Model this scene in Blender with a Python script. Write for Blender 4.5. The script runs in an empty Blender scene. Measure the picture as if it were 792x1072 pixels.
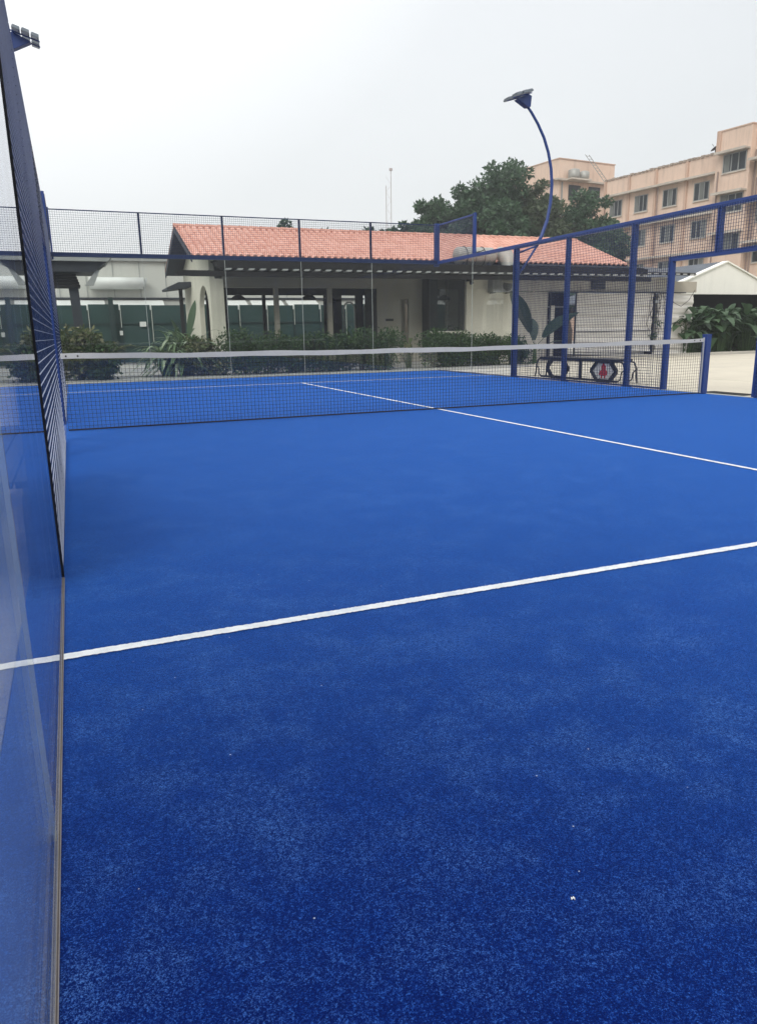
import bpy, math, random
from math import sin, cos, radians, pi, sqrt, atan2
from mathutils import Vector, Matrix

random.seed(7)
scene = bpy.context.scene
COL = scene.collection

# ------------------------------------------------------------------ helpers
class MB:
    """collects geometry in world coordinates; build() links it as one mesh"""
    def __init__(s): s.v = []; s.f = []; s.mi = []; s.cur = 0
    def add(s, vs, fs):
        n = len(s.v); s.v += [tuple(v) for v in vs]
        for f in fs: s.f.append(tuple(n + i for i in f)); s.mi.append(s.cur)
    def box(s, x0, x1, y0, y1, z0, z1):
        s.add([(x0,y0,z0),(x1,y0,z0),(x1,y1,z0),(x0,y1,z0),(x0,y0,z1),(x1,y0,z1),(x1,y1,z1),(x0,y1,z1)],
              [(0,3,2,1),(4,5,6,7),(0,1,5,4),(1,2,6,5),(2,3,7,6),(3,0,4,7)])
    def obox(s, c, ax, ay, az, hx, hy, hz):
        c = Vector(c); ax = Vector(ax).normalized()*hx; ay = Vector(ay).normalized()*hy; az = Vector(az).normalized()*hz
        P = [c-ax-ay-az, c+ax-ay-az, c+ax+ay-az, c-ax+ay-az, c-ax-ay+az, c+ax-ay+az, c+ax+ay+az, c-ax+ay+az]
        s.add(P, [(0,3,2,1),(4,5,6,7),(0,1,5,4),(1,2,6,5),(2,3,7,6),(3,0,4,7)])
    def bar(s, p, q, w, h=None, up=(0,0,1)):
        p = Vector(p); q = Vector(q); h = h or w; d = q-p; L = d.length
        if L < 1e-6: return
        d /= L; u = Vector(up)
        if abs(d.dot(u)) > .98: u = Vector((0,1,0))
        r = d.cross(u).normalized(); u = r.cross(d)
        s.obox((p+q)/2, r, d, u, w/2, L/2, h/2)
    def tube(s, path, rad, n=8, cap=True):
        path = [Vector(p) for p in path]; m = len(path)
        rs = rad if isinstance(rad, (list, tuple)) else [rad]*m
        base = len(s.v); fs = []; vs = []
        prev = None
        for i, p in enumerate(path):
            d = (path[min(i+1, m-1)] - path[max(i-1, 0)]).normalized()
            if prev is None:
                a = Vector((0,0,1)) if abs(d.z) < .9 else Vector((1,0,0))
                u = d.cross(a).normalized()
            else:
                u = (prev - d*prev.dot(d)).normalized()
            prev = u; w = d.cross(u)
            for k in range(n):
                t = 2*pi*k/n; vs.append(p + (u*cos(t) + w*sin(t))*rs[i])
        for i in range(m-1):
            for k in range(n):
                a = i*n+k; b = i*n+(k+1)%n
                fs.append((a, b, b+n, a+n))
        if cap:
            fs.append(tuple(range(n-1, -1, -1))); fs.append(tuple((m-1)*n+k for k in range(n)))
        s.add(vs, fs)
    def prism(s, poly, o, u, w, t):
        """polygon (a,b) in plane o+a*u+b*w extruded by vector t"""
        o = Vector(o); u = Vector(u); w = Vector(w); t = Vector(t); n = len(poly)
        P = [o+u*a+w*b for a, b in poly]; Q = [p+t for p in P]
        s.add(P+Q, [tuple(range(n-1,-1,-1)), tuple(range(n, 2*n))] + [(i,(i+1)%n,(i+1)%n+n,i+n) for i in range(n)])
    def quad(s, a, b, c, d): s.add([a,b,c,d], [(0,1,2,3)])
    def build(s, name, mats, parent=None, smooth=False, bevel=0):
        me = bpy.data.meshes.new(name)
        o = Vector((0,0,0))
        if parent is not None:
            q = parent
            while q is not None: o = o + q.location; q = q.parent
        me.from_pydata([(v[0]-o.x, v[1]-o.y, v[2]-o.z) for v in s.v], [], s.f)
        if not isinstance(mats, (list, tuple)): mats = [mats]
        for m in mats: me.materials.append(m)
        if len(mats) > 1: me.polygons.foreach_set('material_index', s.mi)
        if smooth: me.polygons.foreach_set('use_smooth', [True]*len(me.polygons))
        me.update()
        ob = bpy.data.objects.new(name, me); COL.objects.link(ob)
        if parent is not None: ob.parent = parent
        if bevel:
            b = ob.modifiers.new('bevel', 'BEVEL'); b.width = bevel; b.segments = 2; b.limit_method = 'ANGLE'
        return ob

def tag(o, label=None, cat=None, group=None, kind=None):
    if label: o['label'] = label
    if cat: o['category'] = cat
    if group: o['group'] = group
    if kind: o['kind'] = kind
    return o
def thing(name, label, cat, loc=(0,0,0), group=None):
    o = bpy.data.objects.new(name, None); COL.objects.link(o); o.location = loc
    o.empty_display_size = .2
    return tag(o, label, cat, group)
def copy_tree(o, parent=None):
    c = o.copy(); COL.objects.link(c)
    if parent is not None: c.parent = parent
    for ch in list(o.children): copy_tree(ch, c)
    return c

# ------------------------------------------------------------------ materials
def new_mat(name):
    m = bpy.data.materials.new(name); m.use_nodes = True
    nt = m.node_tree; nt.nodes.clear()
    out = nt.nodes.new('ShaderNodeOutputMaterial')
    return m, nt, out
def N(nt, t, **kw):
    n = nt.nodes.new(t)
    for k, v in kw.items():
        if k in n.inputs: n.inputs[k].default_value = v
        else: setattr(n, k, v)
    return n
def noise(nt, pos, scale, detail=4, rough=.55, stretch=None):
    n = N(nt, 'ShaderNodeTexNoise'); n.inputs['Scale'].default_value = scale
    n.inputs['Detail'].default_value = detail; n.inputs['Roughness'].default_value = rough
    src = pos
    if stretch:
        m = N(nt, 'ShaderNodeMapping'); m.inputs['Scale'].default_value = stretch
        nt.links.new(pos, m.inputs['Vector']); src = m.outputs[0]
    nt.links.new(src, n.inputs['Vector']); return n.outputs['Fac']
def ramp(nt, fac, stops):
    r = N(nt, 'ShaderNodeValToRGB'); e = r.color_ramp.elements
    while len(e) < len(stops): e.new(.5)
    for el, (p, c) in zip(e, stops):
        el.position = p; el.color = (c if len(c) == 4 else (*c, 1))
    nt.links.new(fac, r.inputs[0]); return r.outputs[0]
def mixc(nt, fac, a, b, mode='MIX'):
    m = N(nt, 'ShaderNodeMix'); m.data_type = 'RGBA'; m.blend_type = mode
    for sock, v in ((m.inputs[0], fac), (m.inputs[6], a), (m.inputs[7], b)):
        if isinstance(v, (int, float)): sock.default_value = v
        elif isinstance(v, tuple): sock.default_value = (*v, 1)[:4]
        else: nt.links.new(v, sock)
    return m.outputs[2]
def scl(c, k): return tuple(min(1, x*k) for x in c)

def surf(name, col, rough=.7, var=.18, scale=3, fine=40, metal=0, bump=.15, bscale=60, stain=None, streak=False, spec=.4, stretch=None):
    """weathered procedural surface: two noise scales, optional stains (colour, amount) or vertical streaks"""
    m, nt, out = new_mat(name)
    g = N(nt, 'ShaderNodeNewGeometry'); pos = g.outputs['Position']
    a = noise(nt, pos, scale, 5, .6, stretch); b = noise(nt, pos, fine, 3, .6, stretch)
    c = ramp(nt, a, [(.3, scl(col, 1-var)), (.7, scl(col, 1+var))])
    c = mixc(nt, .35, c, ramp(nt, b, [(.3, scl(col, 1-var*1.2)), (.7, scl(col, 1+var*1.2))]))
    if stain:
        sc_, amt = stain[0], stain[1]
        s = noise(nt, pos, scale*.6 if not streak else 1.0, 6, .7, (2.2, 2.2, .25) if streak else None)
        f = ramp(nt, s, [(.5, (0,0,0)), (.75, (amt,amt,amt))])
        c = mixc(nt, f, c, sc_)
    p = N(nt, 'ShaderNodeBsdfPrincipled'); p.inputs['Metallic'].default_value = metal
    p.inputs['Specular IOR Level'].default_value = spec
    nt.links.new(c, p.inputs['Base Color'])
    r = N(nt, 'ShaderNodeMapRange'); r.inputs[3].default_value = rough-.08; r.inputs[4].default_value = min(1, rough+.1)
    nt.links.new(b, r.inputs[0]); nt.links.new(r.outputs[0], p.inputs['Roughness'])
    if bump:
        h = noise(nt, pos, bscale, 4); bn = N(nt, 'ShaderNodeBump'); bn.inputs['Strength'].default_value = bump
        bn.inputs['Distance'].default_value = .01
        nt.links.new(h, bn.inputs['Height']); nt.links.new(bn.outputs[0], p.inputs['Normal'])
    nt.links.new(p.outputs[0], out.inputs[0]); return m

def leafmat(name, dark, light, transl=.25, tip=None):
    m, nt, out = new_mat(name)
    g = N(nt, 'ShaderNodeNewGeometry')
    r = g.outputs['Random Per Island']
    c = ramp(nt, r, [(0, dark), (.55, tuple((a+b)/2 for a, b in zip(dark, light))), (1, light)] + ([] if not tip else []))
    n = noise(nt, g.outputs['Position'], 1.3, 3)
    c = mixc(nt, ramp(nt, n, [(.35, (0,0,0)), (.65, (.55,.55,.55))]), c, light)
    if tip: c = mixc(nt, ramp(nt, r, [(.82, (0,0,0)), (.9, (1,1,1))]), c, tip)
    d = N(nt, 'ShaderNodeBsdfPrincipled'); d.inputs['Roughness'].default_value = .5; d.inputs['Specular IOR Level'].default_value = .35
    nt.links.new(c, d.inputs['Base Color'])
    t = N(nt, 'ShaderNodeBsdfTranslucent'); nt.links.new(c, t.inputs[0])
    mx = N(nt, 'ShaderNodeMixShader'); mx.inputs[0].default_value = transl
    nt.links.new(d.outputs[0], mx.inputs[1]); nt.links.new(t.outputs[0], mx.inputs[2])
    nt.links.new(mx.outputs[0], out.inputs[0]); return m

def glassmat(name, tint, ior=1.5, dirt=0.03, dirtcol=(.55,.57,.6)):
    """thin sheet glass: Fresnel mirror over a tinted clear sheet, with a film of dust"""
    m, nt, out = new_mat(name)
    g = N(nt, 'ShaderNodeNewGeometry')
    tr = N(nt, 'ShaderNodeBsdfTransparent'); tr.inputs[0].default_value = (*tint, 1)
    gl = N(nt, 'ShaderNodeBsdfGlossy'); gl.inputs['Roughness'].default_value = .006; gl.inputs[0].default_value = (.96,.97,1,1)
    fr = N(nt, 'ShaderNodeFresnel'); 
    io = N(nt, 'ShaderNodeMapRange'); io.inputs[3].default_value = ior; io.inputs[4].default_value = 1/ior
    nt.links.new(g.outputs['Backfacing'], io.inputs[0]); nt.links.new(io.outputs[0], fr.inputs['IOR'])
    mx = N(nt, 'ShaderNodeMixShader'); nt.links.new(fr.outputs[0], mx.inputs[0])
    nt.links.new(tr.outputs[0], mx.inputs[1]); nt.links.new(gl.outputs[0], mx.inputs[2])
    df = N(nt, 'ShaderNodeBsdfDiffuse'); df.inputs[0].default_value = (*dirtcol, 1)
    s = noise(nt, g.outputs['Position'], 2.2, 6, .65)
    f = ramp(nt, s, [(.3, (dirt*.5,)*3), (.75, (dirt*1.7,)*3)])
    m2 = N(nt, 'ShaderNodeMixShader'); nt.links.new(f, m2.inputs[0])
    nt.links.new(mx.outputs[0], m2.inputs[1]); nt.links.new(df.outputs[0], m2.inputs[2])
    nt.links.new(m2.outputs[0], out.inputs[0]); return m

def turfmat(name, base, light, sand, speck=.5):
    m, nt, out = new_mat(name)
    g = N(nt, 'ShaderNodeNewGeometry'); pos = g.outputs['Position']
    def cells(sc):
        v = N(nt, 'ShaderNodeTexVoronoi'); v.inputs['Scale'].default_value = sc; nt.links.new(pos, v.inputs['Vector'])
        q = N(nt, 'ShaderNodeSeparateColor'); nt.links.new(v.outputs['Color'], q.inputs[0]); return q.outputs[0]
    def mth(op, a, b_):
        q = N(nt, 'ShaderNodeMath', operation=op)
        for k, v in enumerate((a, b_)):
            if isinstance(v, (int, float)): q.inputs[k].default_value = v
            else: nt.links.new(v, q.inputs[k])
        return q.outputs[0]
    fine = cells(560); tuft = cells(290); knot = cells(110)   # single fibre tips, curls, stitched tufts
    f1 = fine
    f2 = mth('ADD', mth('MULTIPLY', fine, .50), mth('ADD', mth('MULTIPLY', tuft, .38), mth('MULTIPLY', knot, .12)))
    soft = noise(nt, pos, 26, 6, .85)
    f2 = mth('ADD', f2, mth('MULTIPLY', mth('SUBTRACT', soft, .5), .22))
    big = noise(nt, pos, .55, 6, .68)         # worn and sanded areas
    med = noise(nt, pos, 3.6, 6, .7)
    c = ramp(nt, f2, [(.22, scl(base, .75)), (.48, base), (.70, light), (.90, (.016,.070,.30))])
    wear = mixc(nt, ramp(nt, med, [(.45, (.08,)*3), (.66, (.75,)*3)]), (0,0,0), ramp(nt, big, [(.34, (.25,)*3), (.70, (.9,)*3)]))
    grain = ramp(nt, f2, [(.50, (.0,)*3), (.72, (.75*speck,)*3)])
    wm = N(nt, 'ShaderNodeMath', operation='MULTIPLY'); nt.links.new(wear, wm.inputs[0]); nt.links.new(grain, wm.inputs[1])
    c = mixc(nt, wm.outputs[0], c, sand)
    # single pale grains of sand
    vo = N(nt, 'ShaderNodeTexVoronoi'); vo.inputs['Scale'].default_value = 26
    nt.links.new(pos, vo.inputs['Vector'])
    dot = ramp(nt, vo.outputs['Distance'], [(.045, (1,1,1)), (.07, (0,0,0))])
    vc = N(nt, 'ShaderNodeSeparateColor'); nt.links.new(vo.outputs['Color'], vc.inputs[0])
    pick = ramp(nt, vc.outputs[0], [(.90, (0,0,0)), (.91, (.6,.6,.6))])
    dm = N(nt, 'ShaderNodeMath', operation='MULTIPLY'); nt.links.new(dot, dm.inputs[0]); nt.links.new(pick, dm.inputs[1])
    c = mixc(nt, dm.outputs[0], c, (.55,.62,.72))
    p = N(nt, 'ShaderNodeBsdfPrincipled'); nt.links.new(c, p.inputs['Base Color'])
    p.inputs['Roughness'].default_value = .62; p.inputs['Specular IOR Level'].default_value = .03
    p.inputs['Sheen Weight'].default_value = SHEEN; p.inputs['Sheen Roughness'].default_value = .33
    p.inputs['Sheen Tint'].default_value = (.04, .26, 1, 1)
    bn = N(nt, 'ShaderNodeBump'); bn.inputs['Strength'].default_value = .4; bn.inputs['Distance'].default_value = .004
    nt.links.new(f2, bn.inputs['Height']); nt.links.new(bn.outputs[0], p.inputs['Normal'])
    sh = N(nt, 'ShaderNodeBsdfSheen'); sh.inputs[0].default_value = (.065, .22, .66, 1); sh.inputs['Roughness'].default_value = .35
    ad = N(nt, 'ShaderNodeAddShader'); nt.links.new(p.outputs[0], ad.inputs[0]); nt.links.new(sh.outputs[0], ad.inputs[1])
    nt.links.new(ad.outputs[0], out.inputs[0]); return m

HAZE = .0014
SHEEN = 1.0
M = {}
M['turf'] = turfmat('blue_turf', (.0003,.0055,.075), (.0010,.016,.135), (.13,.29,.62), .9)
M['bluebase'] = surf('blue_painted_base', (.02,.075,.28), .7, .15, 3, 60, bump=.2)
M['line'] = surf('white_turf_line', (.78,.81,.84), .8, .16, 14, 330, bump=.9, bscale=260, stain=((.30,.42,.62), .5))
M['blue'] = surf('blue_powder_coat', (.010,.042,.20), .42, .12, 4, 60, bump=.05, spec=.5)
M['navy'] = surf('navy_powder_coat', (.012,.030,.095), .4, .12, 4, 60, bump=.05, spec=.5)
M['wire'] = surf('blue_wire', (.012,.028,.09), .25, .1, 4, 30, bump=0, spec=.8)
M['wire_glint'] = surf('blue_wire_glint', (.34,.38,.50), .3, .2, 4, 30, bump=0, spec=.8)  # sky glint painted pale onto the left fence's horizontal wires
M['alu'] = surf('channel_metal', (.20,.185,.18), .45, .2, 9, 120, metal=.3, bump=.2)
M['brown'] = surf('brown_seal', (.07,.055,.05), .6, .25, 9, 160, bump=.3)
M['sealant'] = surf('clear_sealant', (.42,.45,.42), .4, .1, 6, 60, bump=0)
M['glass'] = glassmat('court_glass', (.93,.955,.94), 1.5, .010)
M['glass_side'] = glassmat('court_side_glass', (.955,.965,.96), 1.5, .008)
M['glass_near'] = glassmat('dusty_court_glass', (.94,.96,.965), 1.42, .06, (.40,.52,.70))
M['cord'] = surf('black_net_cord', (.012,.013,.018), .7, .2, 8, 60, bump=0)
M['band'] = surf('white_net_band', (.54,.55,.545), .6, .08, 6, 60, bump=.1)
M['concrete'] = surf('cream_concrete', (.54,.495,.40), .85, .10, .8, 22, bump=.3, bscale=90, stain=((.36,.33,.28), .35))
M['pavers'] = surf('grey_pavement', (.33,.32,.30), .85, .16, 1.2, 30, bump=.35, bscale=70, stain=((.19,.18,.17), .4))
M['kerb'] = surf('kerb_stone', (.46,.44,.39), .85, .15, 3, 40, bump=.3)
M['soil'] = surf('soil', (.10,.08,.06), .95, .3, 3, 30, bump=.6)
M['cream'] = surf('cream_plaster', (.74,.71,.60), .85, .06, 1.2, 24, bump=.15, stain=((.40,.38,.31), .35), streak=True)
M['cream_in'] = surf('shaded_beige_plaster', (.38,.35,.29), .85, .08, 1.2, 24, bump=.15)  # beige with the eave and indoor shade put into its colour
M['white'] = surf('white_plaster', (.84,.83,.75), .8, .05, 1.2, 24, bump=.1, stain=((.50,.50,.45), .3), streak=True)
M['warehouse'] = surf('pale_cladding', (.60,.60,.56), .7, .06, .7, 20, bump=.1, stain=((.38,.38,.35), .4), streak=True)
M['whiteplastic'] = surf('white_plastic', (.74,.75,.73), .4, .06, 2, 20, bump=0, stain=((.45,.44,.40), .3))
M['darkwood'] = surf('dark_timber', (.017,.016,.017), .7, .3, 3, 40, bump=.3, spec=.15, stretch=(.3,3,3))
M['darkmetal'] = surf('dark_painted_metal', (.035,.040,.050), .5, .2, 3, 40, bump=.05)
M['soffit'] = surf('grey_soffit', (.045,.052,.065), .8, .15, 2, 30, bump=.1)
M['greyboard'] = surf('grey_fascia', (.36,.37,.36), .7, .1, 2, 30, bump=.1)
M['black'] = surf('black_coat', (.012,.012,.014), .45, .2, 3, 40, bump=0)
M['green'] = surf('green_screen_cloth', (.018,.052,.048), .8, .18, 1.3, 60, bump=.1)
M['greenpost'] = surf('green_post', (.01,.03,.028), .6, .2, 3, 40, bump=0)
M['paleedge'] = surf('pale_strip', (.52,.55,.50), .6, .1, 3, 40, bump=0)
M['winglass'] = surf('dark_window_glass', (.022,.028,.032), .12, .3, 2, 8, bump=0, spec=.6)
M['sheet'] = surf('weathered_sheet_metal', (.55,.53,.475), .6, .12, 1.4, 22, bump=.1, stain=((.25,.20,.15), .55), streak=True, metal=.15)
M['tarp'] = surf('grey_plastic_sheeting', (.62,.60,.56), .6, .14, 2.2, 14, bump=.4, bscale=5, stretch=(.25,1,3.4), stain=((.28,.26,.23), .5))
M['duct'] = surf('galvanised_tank', (.32,.32,.295), .45, .12, 1.6, 20, metal=.25, bump=.1, stain=((.35,.31,.26), .5))
M['greymetal'] = surf('grey_machine_metal', (.28,.29,.29), .5, .15, 3, 30, metal=.2, bump=.05)
M['slate'] = surf('grey_roof_sheet', (.17,.19,.22), .6, .2, 2, 30, bump=.1)
M['tan'] = surf('peach_render', (.66,.50,.395), .85, .09, .35, 9, bump=.2, bscale=8, stain=((.36,.27,.215), .6), streak=True)
M['tan2'] = surf('peach_render_pilaster', (.52,.36,.27), .85, .09, .35, 9, bump=.2, bscale=8, stain=((.24,.17,.14), .6), streak=True)
M['shade'] = surf('weathered_sunshade', (.50,.45,.385), .85, .15, .8, 12, bump=.2, stain=((.22,.18,.15), .6))
M['coping'] = surf('mottled_coping', (.32,.26,.21), .9, .35, 1.5, 9, bump=.2)
M['farglass'] = surf('dull_window_glass', (.030,.036,.042), .35, .3, 2, 8, bump=0, spec=.15)
M['frame'] = surf('grey_window_frame', (.26,.27,.26), .6, .1, 2, 30, bump=0)
M['curtain'] = surf('pale_curtain', (.15,.16,.15), .8, .25, 2.2, 10, bump=0, stretch=(3,3,.4))
M['pipe'] = surf('old_drainpipe', (.27,.20,.17), .7, .2, 1, 20, bump=0)
M['bark'] = surf('bark', (.075,.058,.042), .9, .25, 5, 40, bump=.6, stretch=(3,3,.6))
M['leaf_far'] = leafmat('tree_leaves', (.022,.058,.032), (.075,.140,.070))
M['leaf_far2'] = leafmat('tree_leaves_olive', (.040,.064,.036), (.105,.140,.075))
M['leaf_dark'] = leafmat('hedge_leaves', (.012,.032,.012), (.060,.120,.035))
M['leaf_yel'] = leafmat('mixed_bush_leaves', (.030,.045,.015), (.10,.13,.04), tip=(.30,.28,.16))
M['palmleaf'] = leafmat('palm_leaves', (.075,.125,.060), (.20,.29,.15), tip=(.34,.40,.27))
M['bigleaf'] = leafmat('broad_leaves', (.024,.058,.026), (.070,.125,.060))
M['banana'] = leafmat('banana_leaves', (.010,.028,.022), (.028,.058,.042), .2)
M['mast'] = surf('pale_mast', (.42,.36,.35), .6, .1, 1, 10, bump=0)
M['red'] = surf('red_paint', (.45,.02,.03), .5, .1, 5, 40, bump=0)
M['lampbody'] = surf('lamp_grey', (.20,.23,.26), .4, .12, 8, 60, metal=.4, bump=0)
M['lens'] = surf('led_lens', (.55,.58,.60), .2, .1, 30, 90, bump=0)

def tilemat():
    m, nt, out = new_mat('terracotta_tiles')
    g = N(nt, 'ShaderNodeNewGeometry'); pos = g.outputs['Position']
    big = noise(nt, pos, .5, 5, .6); fine = noise(nt, pos, 9, 4, .7)
    vo = N(nt, 'ShaderNodeTexVoronoi'); vo.inputs['Scale'].default_value = 3.4
    nt.links.new(pos, vo.inputs['Vector'])
    sc_ = N(nt, 'ShaderNodeSeparateColor'); nt.links.new(vo.outputs['Color'], sc_.inputs[0])
    c = ramp(nt, sc_.outputs[0], [(0, (.50,.245,.185)), (.5, (.56,.295,.225)), (1, (.62,.35,.28))])
    c = mixc(nt, ramp(nt, big, [(.4, (0,0,0)), (.7, (.5,)*3)]), c, (.60,.36,.29))
    c = mixc(nt, ramp(nt, fine, [(.5, (0,0,0)), (.75, (.3,)*3)]), c, (.40,.18,.13))
    p = N(nt, 'ShaderNodeBsdfPrincipled'); p.inputs['Roughness'].default_value = .75; p.inputs['Specular IOR Level'].default_value = .25
    nt.links.new(c, p.inputs['Base Color']); nt.links.new(p.outputs[0], out.inputs[0]); return m
M['tile'] = tilemat()

# ------------------------------------------------------------------ ground
def sheet(name, x0, x1, y0, y1, z, mat, kind='structure', th=0):
    b = MB()
    if th: b.box(x0, x1, y0, y1, z-th, z)
    else: b.quad((x0,y0,z),(x1,y0,z),(x1,y1,z),(x0,y1,z))
    return tag(b.build(name, mat), kind=kind)
sheet('ground', -1500, 1500, -1500, 1500, -.06, M['soil'])
# paving slabs round the court, with open joints
b = MB()
def slabs(x0, x1, y0, y1, sx, sy, z):
    nx = max(1, round((x1-x0)/sx)); ny = max(1, round((y1-y0)/sy))
    for i in range(nx):
        for j in range(ny):
            a0 = x0+(x1-x0)*i/nx; a1 = x0+(x1-x0)*(i+1)/nx; c0 = y0+(y1-y0)*j/ny; c1 = y0+(y1-y0)*(j+1)/ny
            b.box(a0+.004, a1-.004, c0+.004, c1-.004, z-.05, z+random.uniform(-.0015, .0015))
slabs(-8, -.15, -12, 10.3, 1.2, 1.2, -.012)
slabs(-8, 14, 10.3, 24.6, 1.2, 1.2, -.012)
tag(b.build('pavement', M['pavers']), kind='structure')
b = MB()
slabs(10.12, 34.4, -14, 10.3, 3, 3, -.012); slabs(14, 34.4, 10.3, 14.1, 3, 3, -.012)
tag(b.build('yard', M['concrete']), kind='structure')
sheet('apron', 22, 60, 14.5, 60, -.02, M['kerb'])
b = MB(); b.box(16, 34.4, 14.13, 14.32, -.05, .09); tag(b.build('kerb', M['kerb']), kind='structure')
# court slab and turf
b = MB(); b.box(-.15, 10.12, -10.2, 10.14, -.06, -.006); tag(b.build('court_base', M['bluebase']), kind='structure')
sheet('court_turf', .002, 9.998, -10, 9.99, .004, M['turf'])
for nm, r in (('service_line', (.004, 9.996, -6.975, -6.925)), ('service_line', (.004, 9.996, 6.925, 6.975)), ('centre_line', (4.975, 5.025, -6.9245, 6.9245))):
    bb = MB(); n = 240; x0, x1, y0, y1 = r
    # fringe edge: slightly uneven woven border
    horiz = (x1-x0) > (y1-y0)
    L = (x1-x0) if horiz else (y1-y0); n = int(L/.008)
    pa = []; pb = []
    for i in range(n+1):
        t = i/n*L; e0 = random.uniform(-.0025,.0025); e1 = random.uniform(-.0025,.0025)
        if horiz: pa.append((x0+t, y0+e0, .008)); pb.append((x0+t, y1+e1, .008))
        else: pa.append((x0+e0, y0+t, .008)); pb.append((x1+e1, y0+t, .008))
    bb.add(pa+pb, [((i, i+1, n+2+i, n+1+i) if horiz else (i, n+1+i, n+2+i, i+1)) for i in range(n)])
    tag(bb.build(nm, M['line']), kind='structure')
# metal sill along the right door opening
b = MB(); b.box(10.0, 10.07, -1, 1, -.006, .014); tag(b.build('door_sill', M['sealant']), 'pale metal sill strip in the right court gateway beside the net post', 'sill')

b = MB(); b.box(10.25, 10.62, -.55, .35, -.02, -.004)  # dark strip with narrow raised slats beside the gateway
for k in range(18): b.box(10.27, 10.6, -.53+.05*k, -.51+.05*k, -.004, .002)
tag(b.build('dark_slatted_strip', M['black']), 'dark slatted strip in the cream yard just outside the gateway by the net post', 'drain grate')
# ------------------------------------------------------------------ cage
def wire_panel_yz(x, y0, y1, z0, z1, sp=.05, w=.0052, sgn=0):
    b = MB()
    ny = round((y1-y0)/sp); nz = round((z1-z0)/sp)
    for i in range(ny+1):
        y = y0+(y1-y0)*i/ny; b.box(x-w/2, x+w/2, y-w/2, y+w/2, z0, z1)
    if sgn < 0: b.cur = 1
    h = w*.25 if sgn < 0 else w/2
    for j in range(nz+1):
        z = z0+(z1-z0)*j/nz; b.box(x+w/2, x+w*1.5, y0, y1, z-h, z+h)
    return b
def wire_panel_xz(y, x0, x1, z0, z1, sp=.05, w=.0048):
    b = MB()
    nx = round((x1-x0)/sp); nz = round((z1-z0)/sp)
    for i in range(nx+1):
        x = x0+(x1-x0)*i/nx; b.box(x-w/2, x+w/2, y-w/2, y+w/2, z0, z1)
    for j in range(nz+1):
        z = z0+(z1-z0)*j/nz; b.box(x0, x1, y+w/2, y+w*1.5, z-w/2, z+w/2)
    return b

def side_wall(sgn, label):
    """sgn=+1: right side at x=10, -1: left side at x=0. posts stand outside the playing plane"""
    X = 10.0 if sgn > 0 else 0.0
    r = thing('side_enclosure', label, 'court fence', (X, 0, 0), 'fences along the sides of the court')
    def o0(a): return X + sgn*a           # outward offset
    def bx(b, a0, a1, *r_):
        x0, x1 = sorted((o0(a0), o0(a1))); b.box(x0, x1, *r_)
    # posts
    for y in (-6, -4, -2, -1, 1, 2, 4, 6):
        w = .08 if abs(y) == 6 else .05
        b = MB(); top = 2.22 if abs(y) == 1 else 2.957
        bx(b, .012, .092, y-w, y+w, 0, top)
        b.build('post', M['blue'], r, bevel=.004)
        b = MB(); bx(b, .004, .13, y-w-.03, y+w+.03, -.006, .006)
        for k in (-1, 1): b.tube([(o0(.115), y+k*(w+.015), .006), (o0(.115), y+k*(w+.015), .022)], .009, 6)
        b.build('base_plate', M['blue'], r)
    for y in (0,):
        b = MB(); bx(b, .012, .092, y-.045, y+.045, 2.303, 2.957); b.build('post', M['blue'], r, bevel=.004)
    # long rail at 3 m, lintel over the doorways
    b = MB(); bx(b, .010, .094, -10, 10.09, 2.957, 3.04); b.build('rail', M['blue'], r, bevel=.004)
    b = MB(); bx(b, .010, .094, -1.05, 1.05, 2.222, 2.302); b.build('lintel', M['blue'], r, bevel=.004)
    for a, c in ((-6, -4), (-4, -2), (-2, -1), (1, 2), (2, 4), (4, 6)):
        wire_panel_yz(o0(.006), a+.01, c-.01, .03, 2.99, sgn=sgn).build('mesh_panel', [M['wire'], M['wire_glint']], r)
        b = MB(); bx(b, .014, .05, a+.09, c-.09, .012, .042); b.build('bottom_bar', M['blue'], r)
    for a, c in ((-1, 0), (0, 1)):
        wire_panel_yz(o0(.006), a, c, 2.28, 2.99).build('mesh_panel', M['wire'], r)
    # raised corner mesh 3..4 m
    for a, c in ((-10, -8), (8, 10)):
        wire_panel_yz(o0(.012), a, c, 3.04, 3.98).build('mesh_panel', M['wire'], r)
        b = MB(); bx(b, .012, .062, a, c, 3.97, 4.01); b.build('top_rail', M['blue'], r)
        yy = 8 if a == 8 else -8
        b = MB(); bx(b, .012, .082, yy-.04, yy+.04, 3.043, 4.03); b.build('post', M['blue'], r)
    # glass
    for a, c in ((-10, -8), (-8, -6), (6, 8), (8, 10)):
        near = sgn < 0 and a == -10
        b = MB(); bx(b, 0, .012, a+.006, c-.006, .012, 2.95)
        g = b.build('glass_pane', M['glass_near'] if near else M['glass_side'], r)
        if near: g['label'] = 'dusty nearest glass pane'
        b = MB(); bx(b, -.0065, -.005, a, c, .0045, .010); bx(b, -.0018, -.0002, a, c, .0045, .010); bx(b, .0121, .018, a, c, -.004, .03)
        b.build('glass_channel', M['alu'], r)
        b = MB(); bx(b, -.0049, -.0019, a, c, .0045, .009); b.build('channel_seal', M['brown'], r)
    for y in (-6, 6):
        b = MB(); bx(b, -.006, .014, y-.0025, y+.003, .012, 2.95); b.build('edge_gasket', M['black'], r)
    for y in (-8, 8):
        b = MB(); bx(b, .001, .011, y-.005, y+.005, .012, 2.95); b.build('glass_seam', M['sealant'], r)
    return r
side_wall(1, 'blue mesh fence along the right side of the court, with the gateway')
side_wall(-1, 'blue mesh and glass fence on the left side, beside the camera')

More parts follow.
